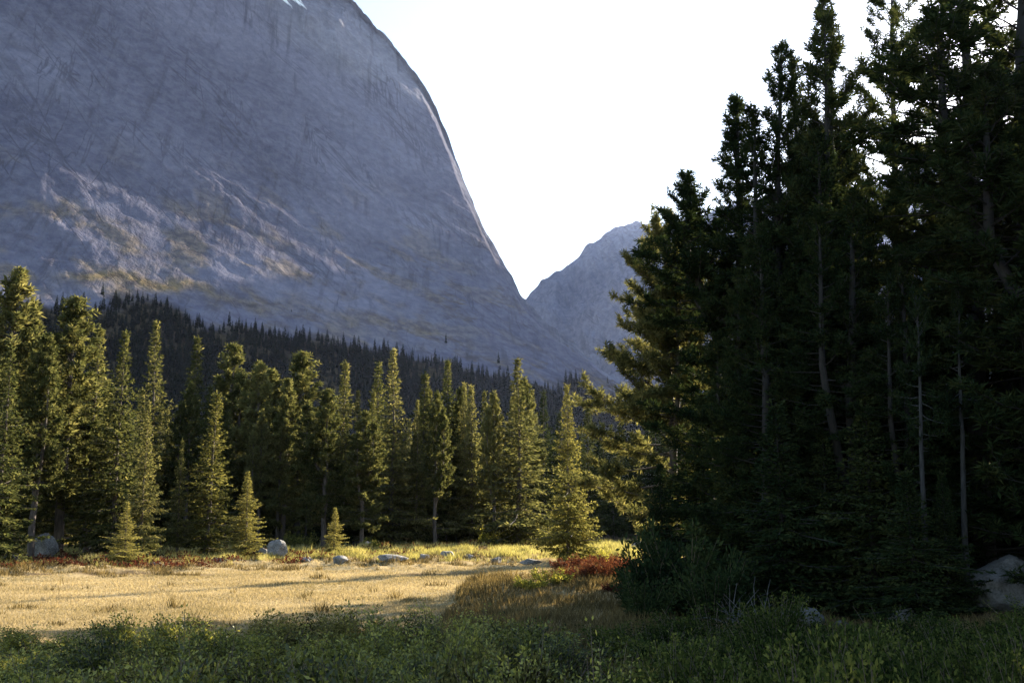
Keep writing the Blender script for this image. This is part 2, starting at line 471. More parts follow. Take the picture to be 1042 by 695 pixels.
def build_mountain():
    px = np.concatenate([np.linspace(-900, -160, 70)[:-1], np.linspace(-160, 700, 640), np.linspace(700, 2200, 60)[1:]])
    py = np.interp(px, SIL_PX, SIL_PY)
    Yc = crest_y(px)
    b = (H_PH / 2 - py) / F
    zc = CAM_H + Yc * (math.sin(PITCH) + b * math.cos(PITCH)) / (math.cos(PITCH) - b * math.sin(PITCH))
    zc = zc + 1.37 * (fbm(px / 33., 0 * px, 4, 3) * 3.2 + np.abs(fbm(px / 11., 0 * px, 9, 3)) * 2.0)
    s = (px - 521) / F / (math.cos(PITCH))
    k = np.concatenate([np.linspace(0, 1, 170)[:-1] * .70, .70 + np.linspace(0, 1, 330) * .30])
    back = np.linspace(0, 1, 26)[1:] ** 1.5
    T0 = 96.0
    Yg = T0 + (Yc[None] - T0) * k[:, None]
    Yb = Yc[None] + back[:, None] * 500
    Y = np.concatenate([Yg, Yb], 0)
    S = np.broadcast_to(s[None], Y.shape)
    X = S * np.minimum(Y, 1e9)
    ZC = np.broadcast_to(zc[None], Y.shape); YC = np.broadcast_to(Yc[None], Y.shape)
    T = talus(X, Y)
    # gullies and slabs of the talus apron
    r1 = fbm(X / 130, Y / 130, 0, 5)
    amp = sstep(250, 900, Y)
    c35, s35 = math.cos(R(33)), math.sin(R(33))
    ac2, al2 = X * s35 + T * c35, X * c35 - T * s35
    led = ridged(ac2 / 55, al2 / 330, 4, 4)
    led2 = ridged(ac2 / 17, al2 / 110, 9, 3)
    T = T + amp * (r1 * 3 + (led - 1) * 4.6 + (led2 - 1) * .8 + fbm(X / 24, Y / 24, 4, 4) * .8)
    T = np.minimum(T, (ZC - CAM_H) * Y / YC * .955)
    d = np.maximum(YC - Y, 0)
    # leaning wall below the crest; its foot wanders
    lean = 2.9 + .4 * perlin(X / 300, 0, 0)
    rnd = np.interp(px, [340, 450], [45.0, 14.0])[None]
    wall = ZC - lean * (np.sqrt(d * d + rnd ** 2) - rnd)
    kk = 22.0
    mx = np.maximum(T, wall) + kk * np.exp(-np.abs(T - wall) / kk) * .5
    Z = np.where(Y <= YC, np.minimum(mx, np.maximum(ZC, wall)), ZC - (Y - YC) * .9)
    Z = np.minimum(Z, ZC + 2)
    # relief of the wall: pushed along the face normal (mostly towards the viewer)
    onwall = sstep(-20, 50, wall - T) * sstep(-1, 18, d)
    ca, sa = math.cos(R(50)), math.sin(R(50))
    along = X * ca - Z * sa
    acr = X * sa + Z * ca
    f1 = ridged(acr / 75, along / 420, 1.3, 4)
    cb, sb = math.cos(R(80)), math.sin(R(80))
    f2 = ridged((X * sb + Z * cb) / 60, (X * cb - Z * sb) / 320, 8.3, 4)
    f3 = fbm(X / 160, Z / 160, 3.7, 5)
    f4 = fbm(X / 22, Z / 34, 6.1, 4)
    step = sstep(-25, 25, acr - np.interp(along, [-900, -300, 300], [250, 275, 300]) + 40 * perlin(along / 150, 0, 5)) * 30
    dy = -(f1 - 1) * 10 - (f2 - 1) * 6 + f3 * 11 + f4 * 3 + step
    Y2 = Y + onwall * dy
    Z2 = Z + (1 - onwall) * amp * fbm(X / 9, Y / 9, 1, 3) * .7 + sstep(60, 0, np.abs(Y - YC)) * (fbm(X / 34, Y / 34, 0, 5) * 9 - 3)
    Z2 = Z2 - sstep(130, 96, Y) * 3
    m, n = Y.shape
    V = np.stack([X, Y2, Z2], -1).reshape(-1, 3)
    i = np.arange(m - 1)[:, None] * n + np.arange(n - 1)[None]
    Q = np.stack([i, i + 1, i + n + 1, i + n], -1).reshape(-1, 4)
    me = make_mesh('mountain', V, Q, smooth=True)
    qx, qy = project(np.stack([X, Y2, Z2], -1))
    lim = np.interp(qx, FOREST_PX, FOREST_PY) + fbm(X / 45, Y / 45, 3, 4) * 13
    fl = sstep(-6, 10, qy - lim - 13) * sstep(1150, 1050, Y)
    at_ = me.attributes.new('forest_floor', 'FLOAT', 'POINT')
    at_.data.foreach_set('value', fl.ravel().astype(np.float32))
    bq = np.exp(-((qy - lim + 14 + 6 * perlin(X / 40, Y / 40, 3)) / 8.0) ** 2) * np.interp(qx, [40, 90, 170, 260, 420, 520], [0, 1, 1, .35, .35, 0])
    bq = np.maximum(bq, sstep(.1, .45, fbm(X / 70 + 3, Y / 40, 2, 4)) * sstep(0, 25, T - wall) * np.interp(qx, [0, 150, 400, 560], [.5, .5, .4, .1]) * sstep(110, 230, qy - .12 * qx))
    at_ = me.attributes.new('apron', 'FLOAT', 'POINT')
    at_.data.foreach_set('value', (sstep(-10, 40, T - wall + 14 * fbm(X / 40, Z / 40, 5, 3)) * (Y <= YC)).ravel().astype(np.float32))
    at_ = me.attributes.new('turf', 'FLOAT', 'POINT')
    at_.data.foreach_set('value', np.clip(bq, 0, 1).ravel().astype(np.float32))
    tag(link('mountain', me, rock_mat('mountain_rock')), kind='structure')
    # far peak at the valley head; unseen right ridge raised to shade the cliff
    ppx = np.linspace(430, 1190, 520)
    ppy = np.interp(ppx, [430, 505, 520, 537, 552, 575, 588, 600, 612, 620, 640, 650, 662, 690, 730, 800, 890, 925, 960, 1010, 1070, 1110, 1190],
                    [400, 330, 315, 301, 284, 271, 262, 248, 242, 233, 228, 224, 227, 229, 214, 196, 200, 172, 156, 150, 165, 260, 440])
    D = np.interp(ppx, [430, 660, 930, 1010, 1190], [3400, 3400, 2300, 2100, 1800])[None]
    b = (H_PH / 2 - ppy) / F
    zc = CAM_H + D[0] * (math.sin(PITCH) + b * math.cos(PITCH)) / (math.cos(PITCH) - b * math.sin(PITCH))
    vv = np.linspace(-1, .35, 260)
    X = ((ppx - 521) / F / math.cos(PITCH))[None] * D + 0 * vv[:, None]
    Y = D + vv[:, None] * 1100 + 0 * X
    f = ridged((X * .8 + Y * .1) / 170, Y / 500, 2, 5)
    Z = zc[None] - np.abs(Y - D) * .95 * (.8 + .2 * perlin(X / 300, Y / 300, 1))
    Z = Z + sstep(0, 200, np.abs(Y - D)) * ((f - 1) * 85 + fbm(X / 60, Y / 60, 1, 4) * 18) + fbm(X / 40, Y / 40, 5, 3) * 9 - 3
    Z = np.maximum(Z, -60)
    m, n = Y.shape
    i = np.arange(m - 1)[:, None] * n + np.arange(n - 1)[None]
    Q = np.stack([i, i + 1, i + n + 1, i + n], -1).reshape(-1, 4)
    me = make_mesh('far_mountain', np.stack([X, Y, Z], -1).reshape(-1, 3), Q, smooth=True)
    tag(link('far_mountain', me, rock_mat('far_mountain_rock', .6, 0)), kind='structure')
    return V.reshape(m0(Y2), -1, 3) if False else None


def m0(a): return a.shape[0]


build_ground()
build_mountain()


# ---------------------------------------------------------------- conifers
def spruce_meshes(name, seed, H=10.0, Rm=1.7, base=.04, narrow=.85, card=(.20, .062), droop=1.0, dens=1.0, bare=.0):
    """Spire-shaped conifer with tiers of flat drooping boughs."""
    rng = np.random.default_rng(seed)
    tb = Tubes()
    n = 14
    hz = np.linspace(0, 1, n)
    wob = np.cumsum(rng.normal(0, .018, (n, 2)), 0) * H * .1
    tp = np.stack([wob[:, 0], wob[:, 1], hz * H], -1)
    r0 = H * .016 + .03
    tb.add(tp, r0 * .75 * (1 - hz) ** 1.3 + .008, 8)
    PP, DD, LL, WW = [], [], [], []
    z = base * H
    a0 = 0
    gap_phase = rng.uniform(0, 9)
    while z < H * .985:
        t = z / H
        k = int(rng.integers(4, 7))
        a0 += rng.uniform(.5, 1.2)
        tier = 1 + .26 * math.sin(z * 2.1 * 10 / H * 1.3 + gap_phase) * rng.uniform(.4, 1.3) + rng.normal(0, .08)
        for j in range(k):
            az = a0 + j * 2 * math.pi / k + rng.normal(0, .25)
            prof = (1 - t) ** (narrow + .35 * t) * min(1, .55 + t * 3.5)
            L = Rm * prof * tier * rng.uniform(.60, 1.2) + .07
            if rng.random() < .07: L *= 1.25
            if t < bare and rng.random() < .75: L *= .4
            e0 = np.interp(t, [0, .3, .7, .9, 1], [-22, -12, 6, 22, 50]) * (droop if t < .6 else 1) + rng.normal(0, 6)
            m = 6
            u = np.linspace(0, 1, m)
            el = np.radians(e0 + u * np.interp(t, [0, 1], [26, 8]))
            st = L / (m - 1)
            dirs = np.stack([np.cos(el) * math.cos(az), np.cos(el) * math.sin(az), np.sin(el)], -1)
            o = np.array([np.interp(z, tp[:, 2], tp[:, 0]), np.interp(z, tp[:, 2], tp[:, 1]), z])
            pts = o + np.concatenate([[np.zeros(3)], np.cumsum(dirs[:-1] * st, 0)])
            tb.add(pts[[0, 2, 5]], np.array([.014, .009, .003]) * (.5 + L), 4)
            nt_ = max(3, int(L / .085 * dens))
            us = rng.uniform(.06, 1.0, nt_)
            side = np.array([-math.sin(az), math.cos(az), 0])
            for uu in us:
                q = np.array([np.interp(uu, u, pts[:, c]) for c in range(3)])
                bd = dirs[min(m - 1, int(uu * m))]
                for sgn in (-1, 1):
                    tl = (.40 * L * (1.05 - uu) + .10) * rng.uniform(.6, 1.15)
                    td = unit(bd * .75 + side * sgn * .8 + np.array([0, 0, rng.normal(-.12, .15)]))
                    ns = max(1, int(tl / (card[0] * .55)))
                    w = (np.arange(ns) + rng.random(ns)) / ns
                    P = q + td * tl * w[:, None] + rng.normal(0, .015, (ns, 3))
                    PP.append(P); DD.append(td + rng.normal(0, .38, (ns, 3)) + np.array([0, 0, -.08]))
                    cs = 1 - .42 * t; LL.append(np.full(ns, card[0] * cs) * rng.uniform(.7, 1.25, ns)); WW.append(np.full(ns, card[1] * cs) * rng.uniform(.7, 1.2, ns))
            ni = 4
            PP.append(o + dirs[0] * rng.uniform(0, .3, (ni, 1))); DD.append(dirs[0] * .6 + rng.normal(0, .6, (ni, 3)))
            LL.append(np.full(ni, card[0] * (1.1 - .4 * t))); WW.append(np.full(ni, card[1] * (1.1 - .4 * t)))
            # tip
            ns = 5
            PP.append(np.repeat(pts[-1][None], ns, 0) - dirs[-1] * .08); DD.append(dirs[-1] + rng.normal(0, .35, (ns, 3)))
            LL.append(np.full(ns, card[0] * (1 - .45 * t))); WW.append(np.full(ns, card[1] * (1 - .45 * t)))
        z += np.interp(t, [0, 1], [.30, .16]) * rng.uniform(.8, 1.25) * H / 10 / dens ** .5
    ns = 26
    PP.append(tp[-1] - np.array([0, 0, 1]) * rng.uniform(0, .6, (ns, 1))); DD.append(np.array([0, 0, 1.2]) + rng.normal(0, .4, (ns, 3)))
    LL.append(np.full(ns, card[0] * .55)); WW.append(np.full(ns, card[1] * .5))
    V, Q = cards(np.concatenate(PP), np.concatenate(DD), np.concatenate(LL), np.concatenate(WW), rng)
    return tb.mesh(name + '_trunk'), make_mesh(name + '_crown', V, Q)


def pine_meshes(name, seed, H=14.0, Rm=2.4, base=.18, leaders=1, n_br=120, tuft=(16, .22, .035), up=1.0, top=.75, lean=0., dead=8, side_bias=None):
    """Pine with upswept limbs that end in brush-like needle tufts; may fork into several leaders."""
    rng = np.random.default_rng(seed)
    tb = Tubes()
    TP, TD = [], []
    n = 16
    r0 = .011 * H + .05
    stems = []
    for li in range(leaders):
        hz = np.linspace(0, 1, n)
        if li == 0:
            hh, z0 = H, 0.
            off = np.cumsum(rng.normal(0, .04, (n, 2)), 0) * H * .05
            off[:, 0] += lean * hz ** 1.5 * H
            pts = np.stack([off[:, 0], off[:, 1], hz * H], -1)
            rad = r0 * (1 - hz) ** .85 + .012
        else:
            z0 = H * rng.uniform(.15, .5); hh = H * rng.uniform(.78, .96)
            az = rng.uniform(0, 6.28); rr = Rm * rng.uniform(.35, .7)
            q = np.clip(hz * 2.2, 0, 1) ** .8
            b0 = np.array([np.interp(z0, stems[0][:, 2], stems[0][:, 0]), np.interp(z0, stems[0][:, 2], stems[0][:, 1])])
            pts = np.stack([b0[0] + math.cos(az) * rr * q, b0[1] + math.sin(az) * rr * q, z0 + hz * (hh - z0)], -1)
            rad = r0 * .55 * (1 - hz) ** .85 + .012
        tb.add(pts, rad, 8)
        stems.append(pts)
        nb = n_br if li == 0 else int(n_br * .5)
        lo = base * H if li == 0 else z0 + .15 * (hh - z0)
        for b in range(nb + (dead if li == 0 else 0)):
            is_dead = b >= nb
            tt = (b + rng.random()) / nb if not is_dead else -rng.uniform(0, .5)
            tt = tt ** .92 if tt > 0 else tt
            zz = lo + (hh - lo) * tt * .985
            zz = max(zz, .06 * H)
            o = np.array([np.interp(zz, pts[:, 2], pts[:, c]) for c in range(3)])
            az = b * 2.399 + rng.normal(0, .5)
            tc_ = max(tt, 0)
            prof = min(1, .55 + tc_ * 1.8) * (1 - tc_) ** top + .05
            L = Rm * prof * rng.uniform(.55, 1.2) * (1 if li == 0 else .65) + .15
            if side_bias is not None:
                L *= 1 + side_bias[1] * max(-.55, math.cos(az - side_bias[0]))
            if is_dead: L *= .5
            e0 = np.interp(tc_, [0, .4, 1], [-14, 6, 58]) * up + rng.normal(0, 9)
            m = 7
            u = np.linspace(0, 1, m)
            el = np.radians(e0 + u ** 1.5 * np.interp(tc_, [0, 1], [38, 22]) + np.cumsum(rng.normal(0, 5, m)))
            az_ = az + np.cumsum(rng.normal(0, .08, m))
            dirs = np.stack([np.cos(el) * np.cos(az_), np.cos(el) * np.sin(az_), np.sin(el)], -1)
            bp = o + np.concatenate([[np.zeros(3)], np.cumsum(dirs[:-1] * L / (m - 1), 0)])
            tb.add(bp[[0, 2, 4, 6]], np.array([.026, .019, .012, .004]) * (.55 + .3 * L), 5)
            if is_dead: continue
            nt_ = max(3, int(L * 7.0))
            for uu in np.concatenate([rng.uniform(.28, 1.0, nt_), [1.0]]):
                q = np.array([np.interp(uu, u, bp[:, c]) for c in range(3)])
                bd = dirs[min(m - 1, int(uu * m))]
                sd = unit(np.cross(bd, rng.normal(size=3)))
                tl = rng.uniform(.12, .55) * (.5 + .25 * L) * (1.2 - .6 * uu)
                td = unit(bd * .8 + sd * rng.uniform(.2, .9) + np.array([0, 0, .35]))
                e = q + td * tl
                tb.add(np.stack([q, e]), np.array([.008, .004]), 3)
                TP.append(e); TD.append(td)
                if tl > .28:
                    TP.append(q + td * tl * .55 + rng.normal(0, .03, 3)); TD.append(unit(td + rng.normal(0, .5, 3)))
    TP, TD = np.array(TP), np.array(TD)
    k, ln, wd = tuft
    P = np.repeat(TP, k, 0); D = np.repeat(TD, k, 0)
    N = len(P)
    w = rng.uniform(-1.3, .25, N)[:, None]
    P2 = P + D * w * ln * .75
    D2 = unit(D * .75 + unit(rng.normal(size=(N, 3))) * .95)
    V, Q = cards(P2, D2, ln * rng.uniform(.65, 1.15, N), wd * rng.uniform(.7, 1.3, N), rng)
    return tb.mesh(name + '_trunk'), make_mesh(name + '_crown', V, Q)


PROTO = {}


def proto(key, maker, height, crown_mat, bark='bark', **kw):
    tm, cm = maker(key, **kw)
    tm.materials.append(M[bark]); cm.materials.append(M[crown_mat])
    PROTO[key] = (tm, cm, height)


def plant_tree(key, x, y, height, name, label, cat='tree', group=None, wide=1.0, rot=None, tilt=(0, 0), z=None):
    tm, cm, h0 = PROTO[key]
    root = empty(name)
    t = link('trunk', tm, None, root); c = link('crown', cm, None, root)
    root.location = (x, y, float(terrain_z(x, y)) - .08 if z is None else z)
    s = height / h0
    root.scale = (s * wide, s * wide, s)
    root.rotation_mode = 'ZXY'
    root.rotation_euler = (tilt[0], tilt[1], random.uniform(0, 6.28) if rot is None else rot)
    tag(root, label, cat, group)
    return root


for i, (sd, Rm, nar, dr, de) in enumerate([(11, 1.75, .85, 1.0, 1.0), (12, 2.05, .80, 1.15, 1.0), (13, 1.55, .78, 1.1, 1.1), (14, 2.4, .95, .9, .9)]):
    proto('spruce%d' % i, spruce_meshes, 10., 'lit_spruce', seed=sd, Rm=Rm, narrow=nar, droop=dr, dens=de, card=(.22, .085))
proto('spire0', spruce_meshes, 14., 'pine', seed=21, H=14., Rm=2.7, narrow=.88, base=.05, droop=.9, card=(.30, .12), bare=.10)
proto('spire1', spruce_meshes, 14., 'pine', seed=22, H=14., Rm=2.3, narrow=.80, base=.12, droop=.8, card=(.30, .12), bare=.22)
proto('spire2', spruce_meshes, 14., 'pine', seed=23, H=14., Rm=3.1, narrow=.95, base=.04, droop=1.0, card=(.31, .12), dens=.95)
proto('spire3', spruce_meshes, 14., 'spruce', seed=24, H=14., Rm=3.0, narrow=1.05, base=.06, droop=1.2, card=(.30, .12), dens=.9)
proto('pine0', pine_meshes, 14., 'pine', seed=31, H=14., Rm=2.6, base=.12, leaders=1, n_br=150, tuft=(12, .30, .075), top=.75)
proto('pine1', pine_meshes, 14., 'pine', seed=32, H=14., Rm=2.4, base=.16, leaders=3, n_br=115, tuft=(12, .30, .075), top=.65)
proto('pine2', pine_meshes, 14., 'pine', seed=33, H=14., Rm=2.0, base=.30, leaders=2, n_br=115, tuft=(12, .30, .075), top=.6)
proto('hero_spruce', spruce_meshes, 9., 'lit_spruce', seed=41, H=9., Rm=2.1, narrow=.85, base=.06, droop=.9, card=(.19, .075), dens=1.15)
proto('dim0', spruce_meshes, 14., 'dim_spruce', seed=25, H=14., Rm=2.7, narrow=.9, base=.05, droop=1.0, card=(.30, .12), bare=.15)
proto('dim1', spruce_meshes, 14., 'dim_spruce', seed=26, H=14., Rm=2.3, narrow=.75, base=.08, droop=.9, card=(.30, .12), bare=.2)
proto('young_spruce', spruce_meshes, 7., 'near_pine', bark='dark_bark', seed=42, H=7., Rm=1.9, narrow=.75, base=.02, droop=1.2, card=(.20, .085), dens=1.25)
proto('big_pine', pine_meshes, 15., 'lit_pine', seed=54, H=15., Rm=3.1, base=.12, leaders=3, n_br=140, tuft=(22, .25, .04), top=.38, up=.75, dead=12, side_bias=(math.pi, .3))
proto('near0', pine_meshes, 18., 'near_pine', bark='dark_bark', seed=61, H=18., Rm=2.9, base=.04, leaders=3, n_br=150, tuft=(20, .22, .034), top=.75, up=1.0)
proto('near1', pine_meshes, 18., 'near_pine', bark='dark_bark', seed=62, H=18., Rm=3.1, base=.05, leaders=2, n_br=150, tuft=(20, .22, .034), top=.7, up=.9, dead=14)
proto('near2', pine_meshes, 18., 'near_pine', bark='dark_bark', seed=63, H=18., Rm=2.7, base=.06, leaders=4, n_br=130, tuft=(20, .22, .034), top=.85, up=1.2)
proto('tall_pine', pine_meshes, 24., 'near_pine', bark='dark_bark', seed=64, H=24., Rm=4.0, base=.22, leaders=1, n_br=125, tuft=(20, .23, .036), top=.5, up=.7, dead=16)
proto('snag', pine_meshes, 12., 'near_pine', bark='pale_bark', seed=66, H=12., Rm=1.3, base=.55, leaders=1, n_br=40, tuft=(16, .22, .034), top=.5, dead=20)


def tree_px(key, px, py, depth, name, label, wide=1.0, group=None, rot=None, tilt=(0, 0)):
    """Stand a tree where the photo shows its tip."""
    p = at(px, py, depth)
    z = float(terrain_z(p[0], depth)) - .08
    return plant_tree(key, p[0], depth, p[2] - z, name, label, group=group, wide=wide, rot=rot, tilt=tilt)


WIDE = 1.1
G_LEFT = 'conifers along the far edge of the meadow'
LEFT = [
    # key, px, py, depth, width, name, label
    ('pine0', 16, 276, 47, 1.2, 'pine_tree', 'tall broad pine at the left border of the photo, taller than its neighbours'),
    ('spire0', 14, 352, 42, 1.0, 'pine_tree', 'shorter dark pine standing in front of the tall pine at the left border'),
    ('pine1', 78, 306, 50, 1.2, 'pine_tree', 'bushy forked pine with sunlit rounded top left of the narrow spires'),
    ('pine2', 48, 345, 46, .95, 'pine_tree', 'slim pine squeezed between the left border pine and the bushy forked pine'),
    ('spire1', 103, 330, 52, 1.1, 'pine_tree', 'narrow pine close against the right flank of the bushy forked pine'),
    ('spire2', 127, 336, 49, .95, 'spruce_tree', 'sunlit dense spruce with ragged point above the smallest round spruce'),
    ('spire0', 152, 408, 47, .8, 'spruce_tree', 'lower leaning-edged spruce on the right shoulder of the dense left clump'),
    ('spire1', 186, 446, 50, .75, 'pine_tree', 'thin pale sapling pine left of the tall dark-green spire spruce'),
    ('spire3', 160, 326, 63, .95, 'spruce_tree', 'pointed spruce with wide dark skirt rising behind the left clump'),
    ('spire3', 201, 342, 70, 1.05, 'spruce_tree', 'pointed spruce behind and left of the spire spruce, slope forest above it'),
    ('spruce2', 217, 398, 51, 1.15, 'spruce_tree', 'slender spire spruce alone at the meadow edge, crown reaching near the ground'),
    ('spruce1', 253, 479, 49, 1.25, 'spruce_tree', 'small sunlit conical spruce left of the white meadow boulder'),
    ('spruce3', 130, 511, 43, 1.55, 'spruce_tree', 'smallest round bushy spruce before the shaded clump on the left'),
    ('spruce1', 341, 516, 50, 1.4, 'spruce_tree', 'tiny young spruce alone in the grass before the forest trunks'),
    ('pine1', 238, 352, 72, 1.1, 'pine_tree', 'pale topped pine right of the spire spruce, set back in the forest'),
    ('pine0', 262, 372, 66, 1.15, 'pine_tree', 'dark rounded pine left of the broad light-topped pine'),
    ('pine1', 308, 361, 68, 1.3, 'pine_tree', 'broad pine with light flat-topped crown over bare trunks'),
    ('pine0', 293, 388, 64, 1.05, 'pine_tree', 'rounded sunlit pine with a long bare trunk in mid forest'),
    ('pine1', 334, 398, 61, 1.1, 'pine_tree', 'drooping pine with tufted sunlit right side above the tiny young spruce'),
    ('spire1', 351, 366, 71, 1.05, 'spruce_tree', 'narrow spruce with sharp tip right of the broad flat-topped pine'),
    ('pine1', 371, 420, 61, 1.05, 'pine_tree', 'lower ragged pine with golden side boughs left of the tall twin spires'),
    ('spire3', 401, 354, 67, 1.0, 'spruce_tree', 'tallest spire of the middle forest, sharp tip against the dark slope'),
    ('spire0', 384, 368, 72, 1.0, 'spruce_tree', 'spruce just left of the tallest middle spire and slightly lower'),
    ('spire1', 431, 378, 70, 1.1, 'spruce_tree', 'narrow spruce right of the tallest middle spire'),
    ('spire2', 455, 366, 72, .9, 'spruce_tree', 'spruce with clean pointed crown midway between the two tallest spires'),
    ('pine2', 444, 402, 66, .8, 'pine_tree', 'thin golden pine before the clean pointed spruce'),
    ('spire0', 481, 392, 70, .9, 'spruce_tree', 'short tipped spruce left of the two-trunked thin pine'),
    ('pine2', 503, 402, 66, .75, 'pine_tree', 'thin leaning-limbed pine with light bark left of the wide spruce'),
    ('spire3', 527, 364, 66, 1.2, 'spruce_tree', 'tall wide spruce in full sun left of the lone meadow spruce'),
    ('dim0', 554, 398, 82, 1.0, 'spruce_tree', 'shaded spruce peeping out left of the lone meadow spruce'),
    ('dim1', 598, 412, 80, 1.1, 'spruce_tree', 'shaded narrow spruce showing between the lone meadow spruce and the big pine'),
    ('dim0', 622, 432, 84, 1.0, 'spruce_tree', 'dim blue-green spruce behind the drooping left limbs of the big pine'),
    ('dim0', 570, 420, 92, 1.2, 'spruce_tree', 'hazy spruce tip directly behind the lone meadow spruce'),
    ('dim1', 644, 440, 88, 1.2, 'spruce_tree', 'dim spruce behind the trunk of the big sunlit pine'),
]
for key, px, py, dep, wd, nm, lb in LEFT:
    tree_px(key, px, py, dep, nm, lb, wide=wd * WIDE, group=G_LEFT)

tree_px('hero_spruce', 577, 392, 44, 'spruce_tree', 'lone golden spruce standing out in the sunny meadow beside the red shrubs', wide=.86, rot=2.0)
big = tree_px('big_pine', 677, 230, 32, 'pine_tree', 'big pine with golden tufted boughs reaching left over the meadow end', wide=1.0, rot=0.0)

rngm = random.Random(13)
for k in range(34):
    px = 176 + (545 - 176) * (k + rngm.uniform(-.4, .4)) / 33
    dep = np.interp(px, [176, 300, 545], [63, 66, 74]) + rngm.uniform(-3, 5)
    key = rngm.choice(['spire0', 'spire1', 'spire3', 'pine2'])
    nm = 'pine_tree' if key == 'pine2' else 'spruce_tree'
    tree_px(key, px, rngm.uniform(385, 450), dep, nm, 'slim pine crowded between the taller sunlit trees of the middle forest' if nm == 'pine_tree' else 'slim spruce crowded between the taller sunlit trees of the middle forest',
            wide=rngm.uniform(.8, 1.0), group='slim trees crowding the middle forest')

# forest interior behind the front row: nothing tells these apart
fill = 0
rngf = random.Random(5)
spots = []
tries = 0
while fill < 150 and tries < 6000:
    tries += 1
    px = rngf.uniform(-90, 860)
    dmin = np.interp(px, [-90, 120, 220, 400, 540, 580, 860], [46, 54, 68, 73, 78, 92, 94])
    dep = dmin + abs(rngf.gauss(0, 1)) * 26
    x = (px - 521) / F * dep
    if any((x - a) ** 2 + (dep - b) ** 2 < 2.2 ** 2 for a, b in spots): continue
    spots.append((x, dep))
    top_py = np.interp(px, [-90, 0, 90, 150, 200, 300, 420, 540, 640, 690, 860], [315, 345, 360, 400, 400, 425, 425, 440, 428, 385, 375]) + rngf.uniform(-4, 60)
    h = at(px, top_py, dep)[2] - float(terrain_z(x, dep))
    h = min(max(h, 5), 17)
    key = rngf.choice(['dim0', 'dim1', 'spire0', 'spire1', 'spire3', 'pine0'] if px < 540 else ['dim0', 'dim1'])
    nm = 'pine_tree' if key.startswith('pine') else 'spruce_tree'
    lb = 'shaded pine deep in the forest behind the sunlit meadow-edge trees' if nm == 'pine_tree' else 'unseen spruce behind the right stand, added to shade the lone spruce backdrop'
    plant_tree(key, x, dep, h, nm, lb, group='trees deep in the forest behind the meadow and added unseen spruces', wide=rngf.uniform(.85, 1.15))
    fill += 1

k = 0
while k < 34:  # hidden row added to shade the trees behind the lone spruce
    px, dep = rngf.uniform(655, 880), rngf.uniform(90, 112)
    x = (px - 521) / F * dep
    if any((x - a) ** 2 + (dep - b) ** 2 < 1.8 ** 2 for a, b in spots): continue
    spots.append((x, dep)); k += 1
    plant_tree(rngf.choice(['dim0', 'dim1']), x, dep, rngf.uniform(12, 14), 'spruce_tree', 'unseen spruce behind the right stand, added to shade the lone spruce backdrop',
               group='trees deep in the forest behind the meadow and added unseen spruces', wide=rngf.uniform(1.0, 1.3))

# the dark stand on the right
RIGHT = [
    ('near2', 737, 92, 32, 1.0, 'forked dark pine with open top nearest the bright sky gap', .4),
    ('near0', 774, 46, 31, .8, 'dark slender pine whose narrow top rises right of the forked pine', 1.3),
    ('near2', 803, 58, 34, .75, 'thin dark pine top between the slender pine and the tallest pointed pine', 2.2),
    ('near0', 823, -6, 32, .8, 'tall dark pointed pine just reaching the upper picture edge', 3.4),
    ('near1', 742, 275, 30, .75, 'shorter dense pine leaning on the right side of the big golden pine', 2.9),
    ('tall_pine', 945, -150, 29, .8, 'tallest pine with thick dark trunk running out of the picture top', 1.0),
    ('tall_pine', 885, -40, 36, .62, 'dark pine with lacy limbs that the bright sky shows through', .3),
    ('near1', 1010, -90, 26, 1.15, 'dense black-green pine at the right picture border', 4.2),
    ('near0', 1060, -60, 24, 1.2, 'dark pine cut by the right picture border, boughs hanging inward', 5.2),
    ('near0', 985, 60, 31, 1.1, 'shaded pine filling the gap between thick trunk and right border pines', .9),
    ('near1', 760, 230, 28, .9, 'lower bushy pine at the front of the dark stand under the forked pine', 1.9),
    ('near2', 840, 190, 27, 1.1, 'lower dark pine in front of the tall pointed pine', 5.5),
    ('near0', 905, 260, 26, 1.0, 'low dense pine just left of the pale thin trunks', 3.0),
    ('snag', 921, 300, 24, .5, 'thin pine with pale bare trunk left of its twin under dark boughs', 3.3),
    ('snag', 958, 290, 24.5, .5, 'thin pine with pale bare trunk right of its twin under dark boughs', 1.3),
]
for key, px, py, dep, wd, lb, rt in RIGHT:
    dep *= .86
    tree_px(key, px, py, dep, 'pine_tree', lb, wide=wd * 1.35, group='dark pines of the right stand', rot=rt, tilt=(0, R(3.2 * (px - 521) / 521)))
YOUNG = [(672, 470, 30, .9, 'small dark spruce under the big golden pine beside the juniper'), (745, 430, 29, 1.2, 'bushy dark spruce before the forked pine, boughs to the ground'),
         (790, 410, 25.5, 1.1, 'dark young spruce behind the slanting pale rock'), (835, 440, 26, 1.2, 'low black spruce in the middle of the right stand front'),
         (878, 400, 25, 1.1, 'dark young spruce left of the two pale thin trunks'), (938, 430, 26.5, 1.0, 'broad low spruce between the two pale thin trunks'),
         (975, 380, 31, 1.0, 'dark young spruce behind the largest pale boulder'), (1050, 400, 30, 1.0, 'low dark spruce at the right border above the boulder'),
         (715, 400, 33, 1.2, 'dark young spruce filling the gap right of the big golden pine'), (810, 330, 31, 1.3, 'taller young spruce deep between the slender pines'),
         (905, 340, 32, 1.4, 'taller young spruce under the lacy pine limbs'), (1000, 330, 32, 1.4, 'taller young spruce in black shade at far right'),
         (923, 478, 23, 1.3, 'small dark spruce hiding the foot of the left pale thin trunk'), (958, 480, 23.5, .8, 'small dark spruce hiding the foot of the right pale thin trunk')]
for px, py, dep, wd, lb in YOUNG:
    dep *= .88
    tree_px('young_spruce', px, py, dep, 'spruce_tree', lb, wide=wd * 1.1, group='young spruces of the right stand')
rngr = random.Random(9)
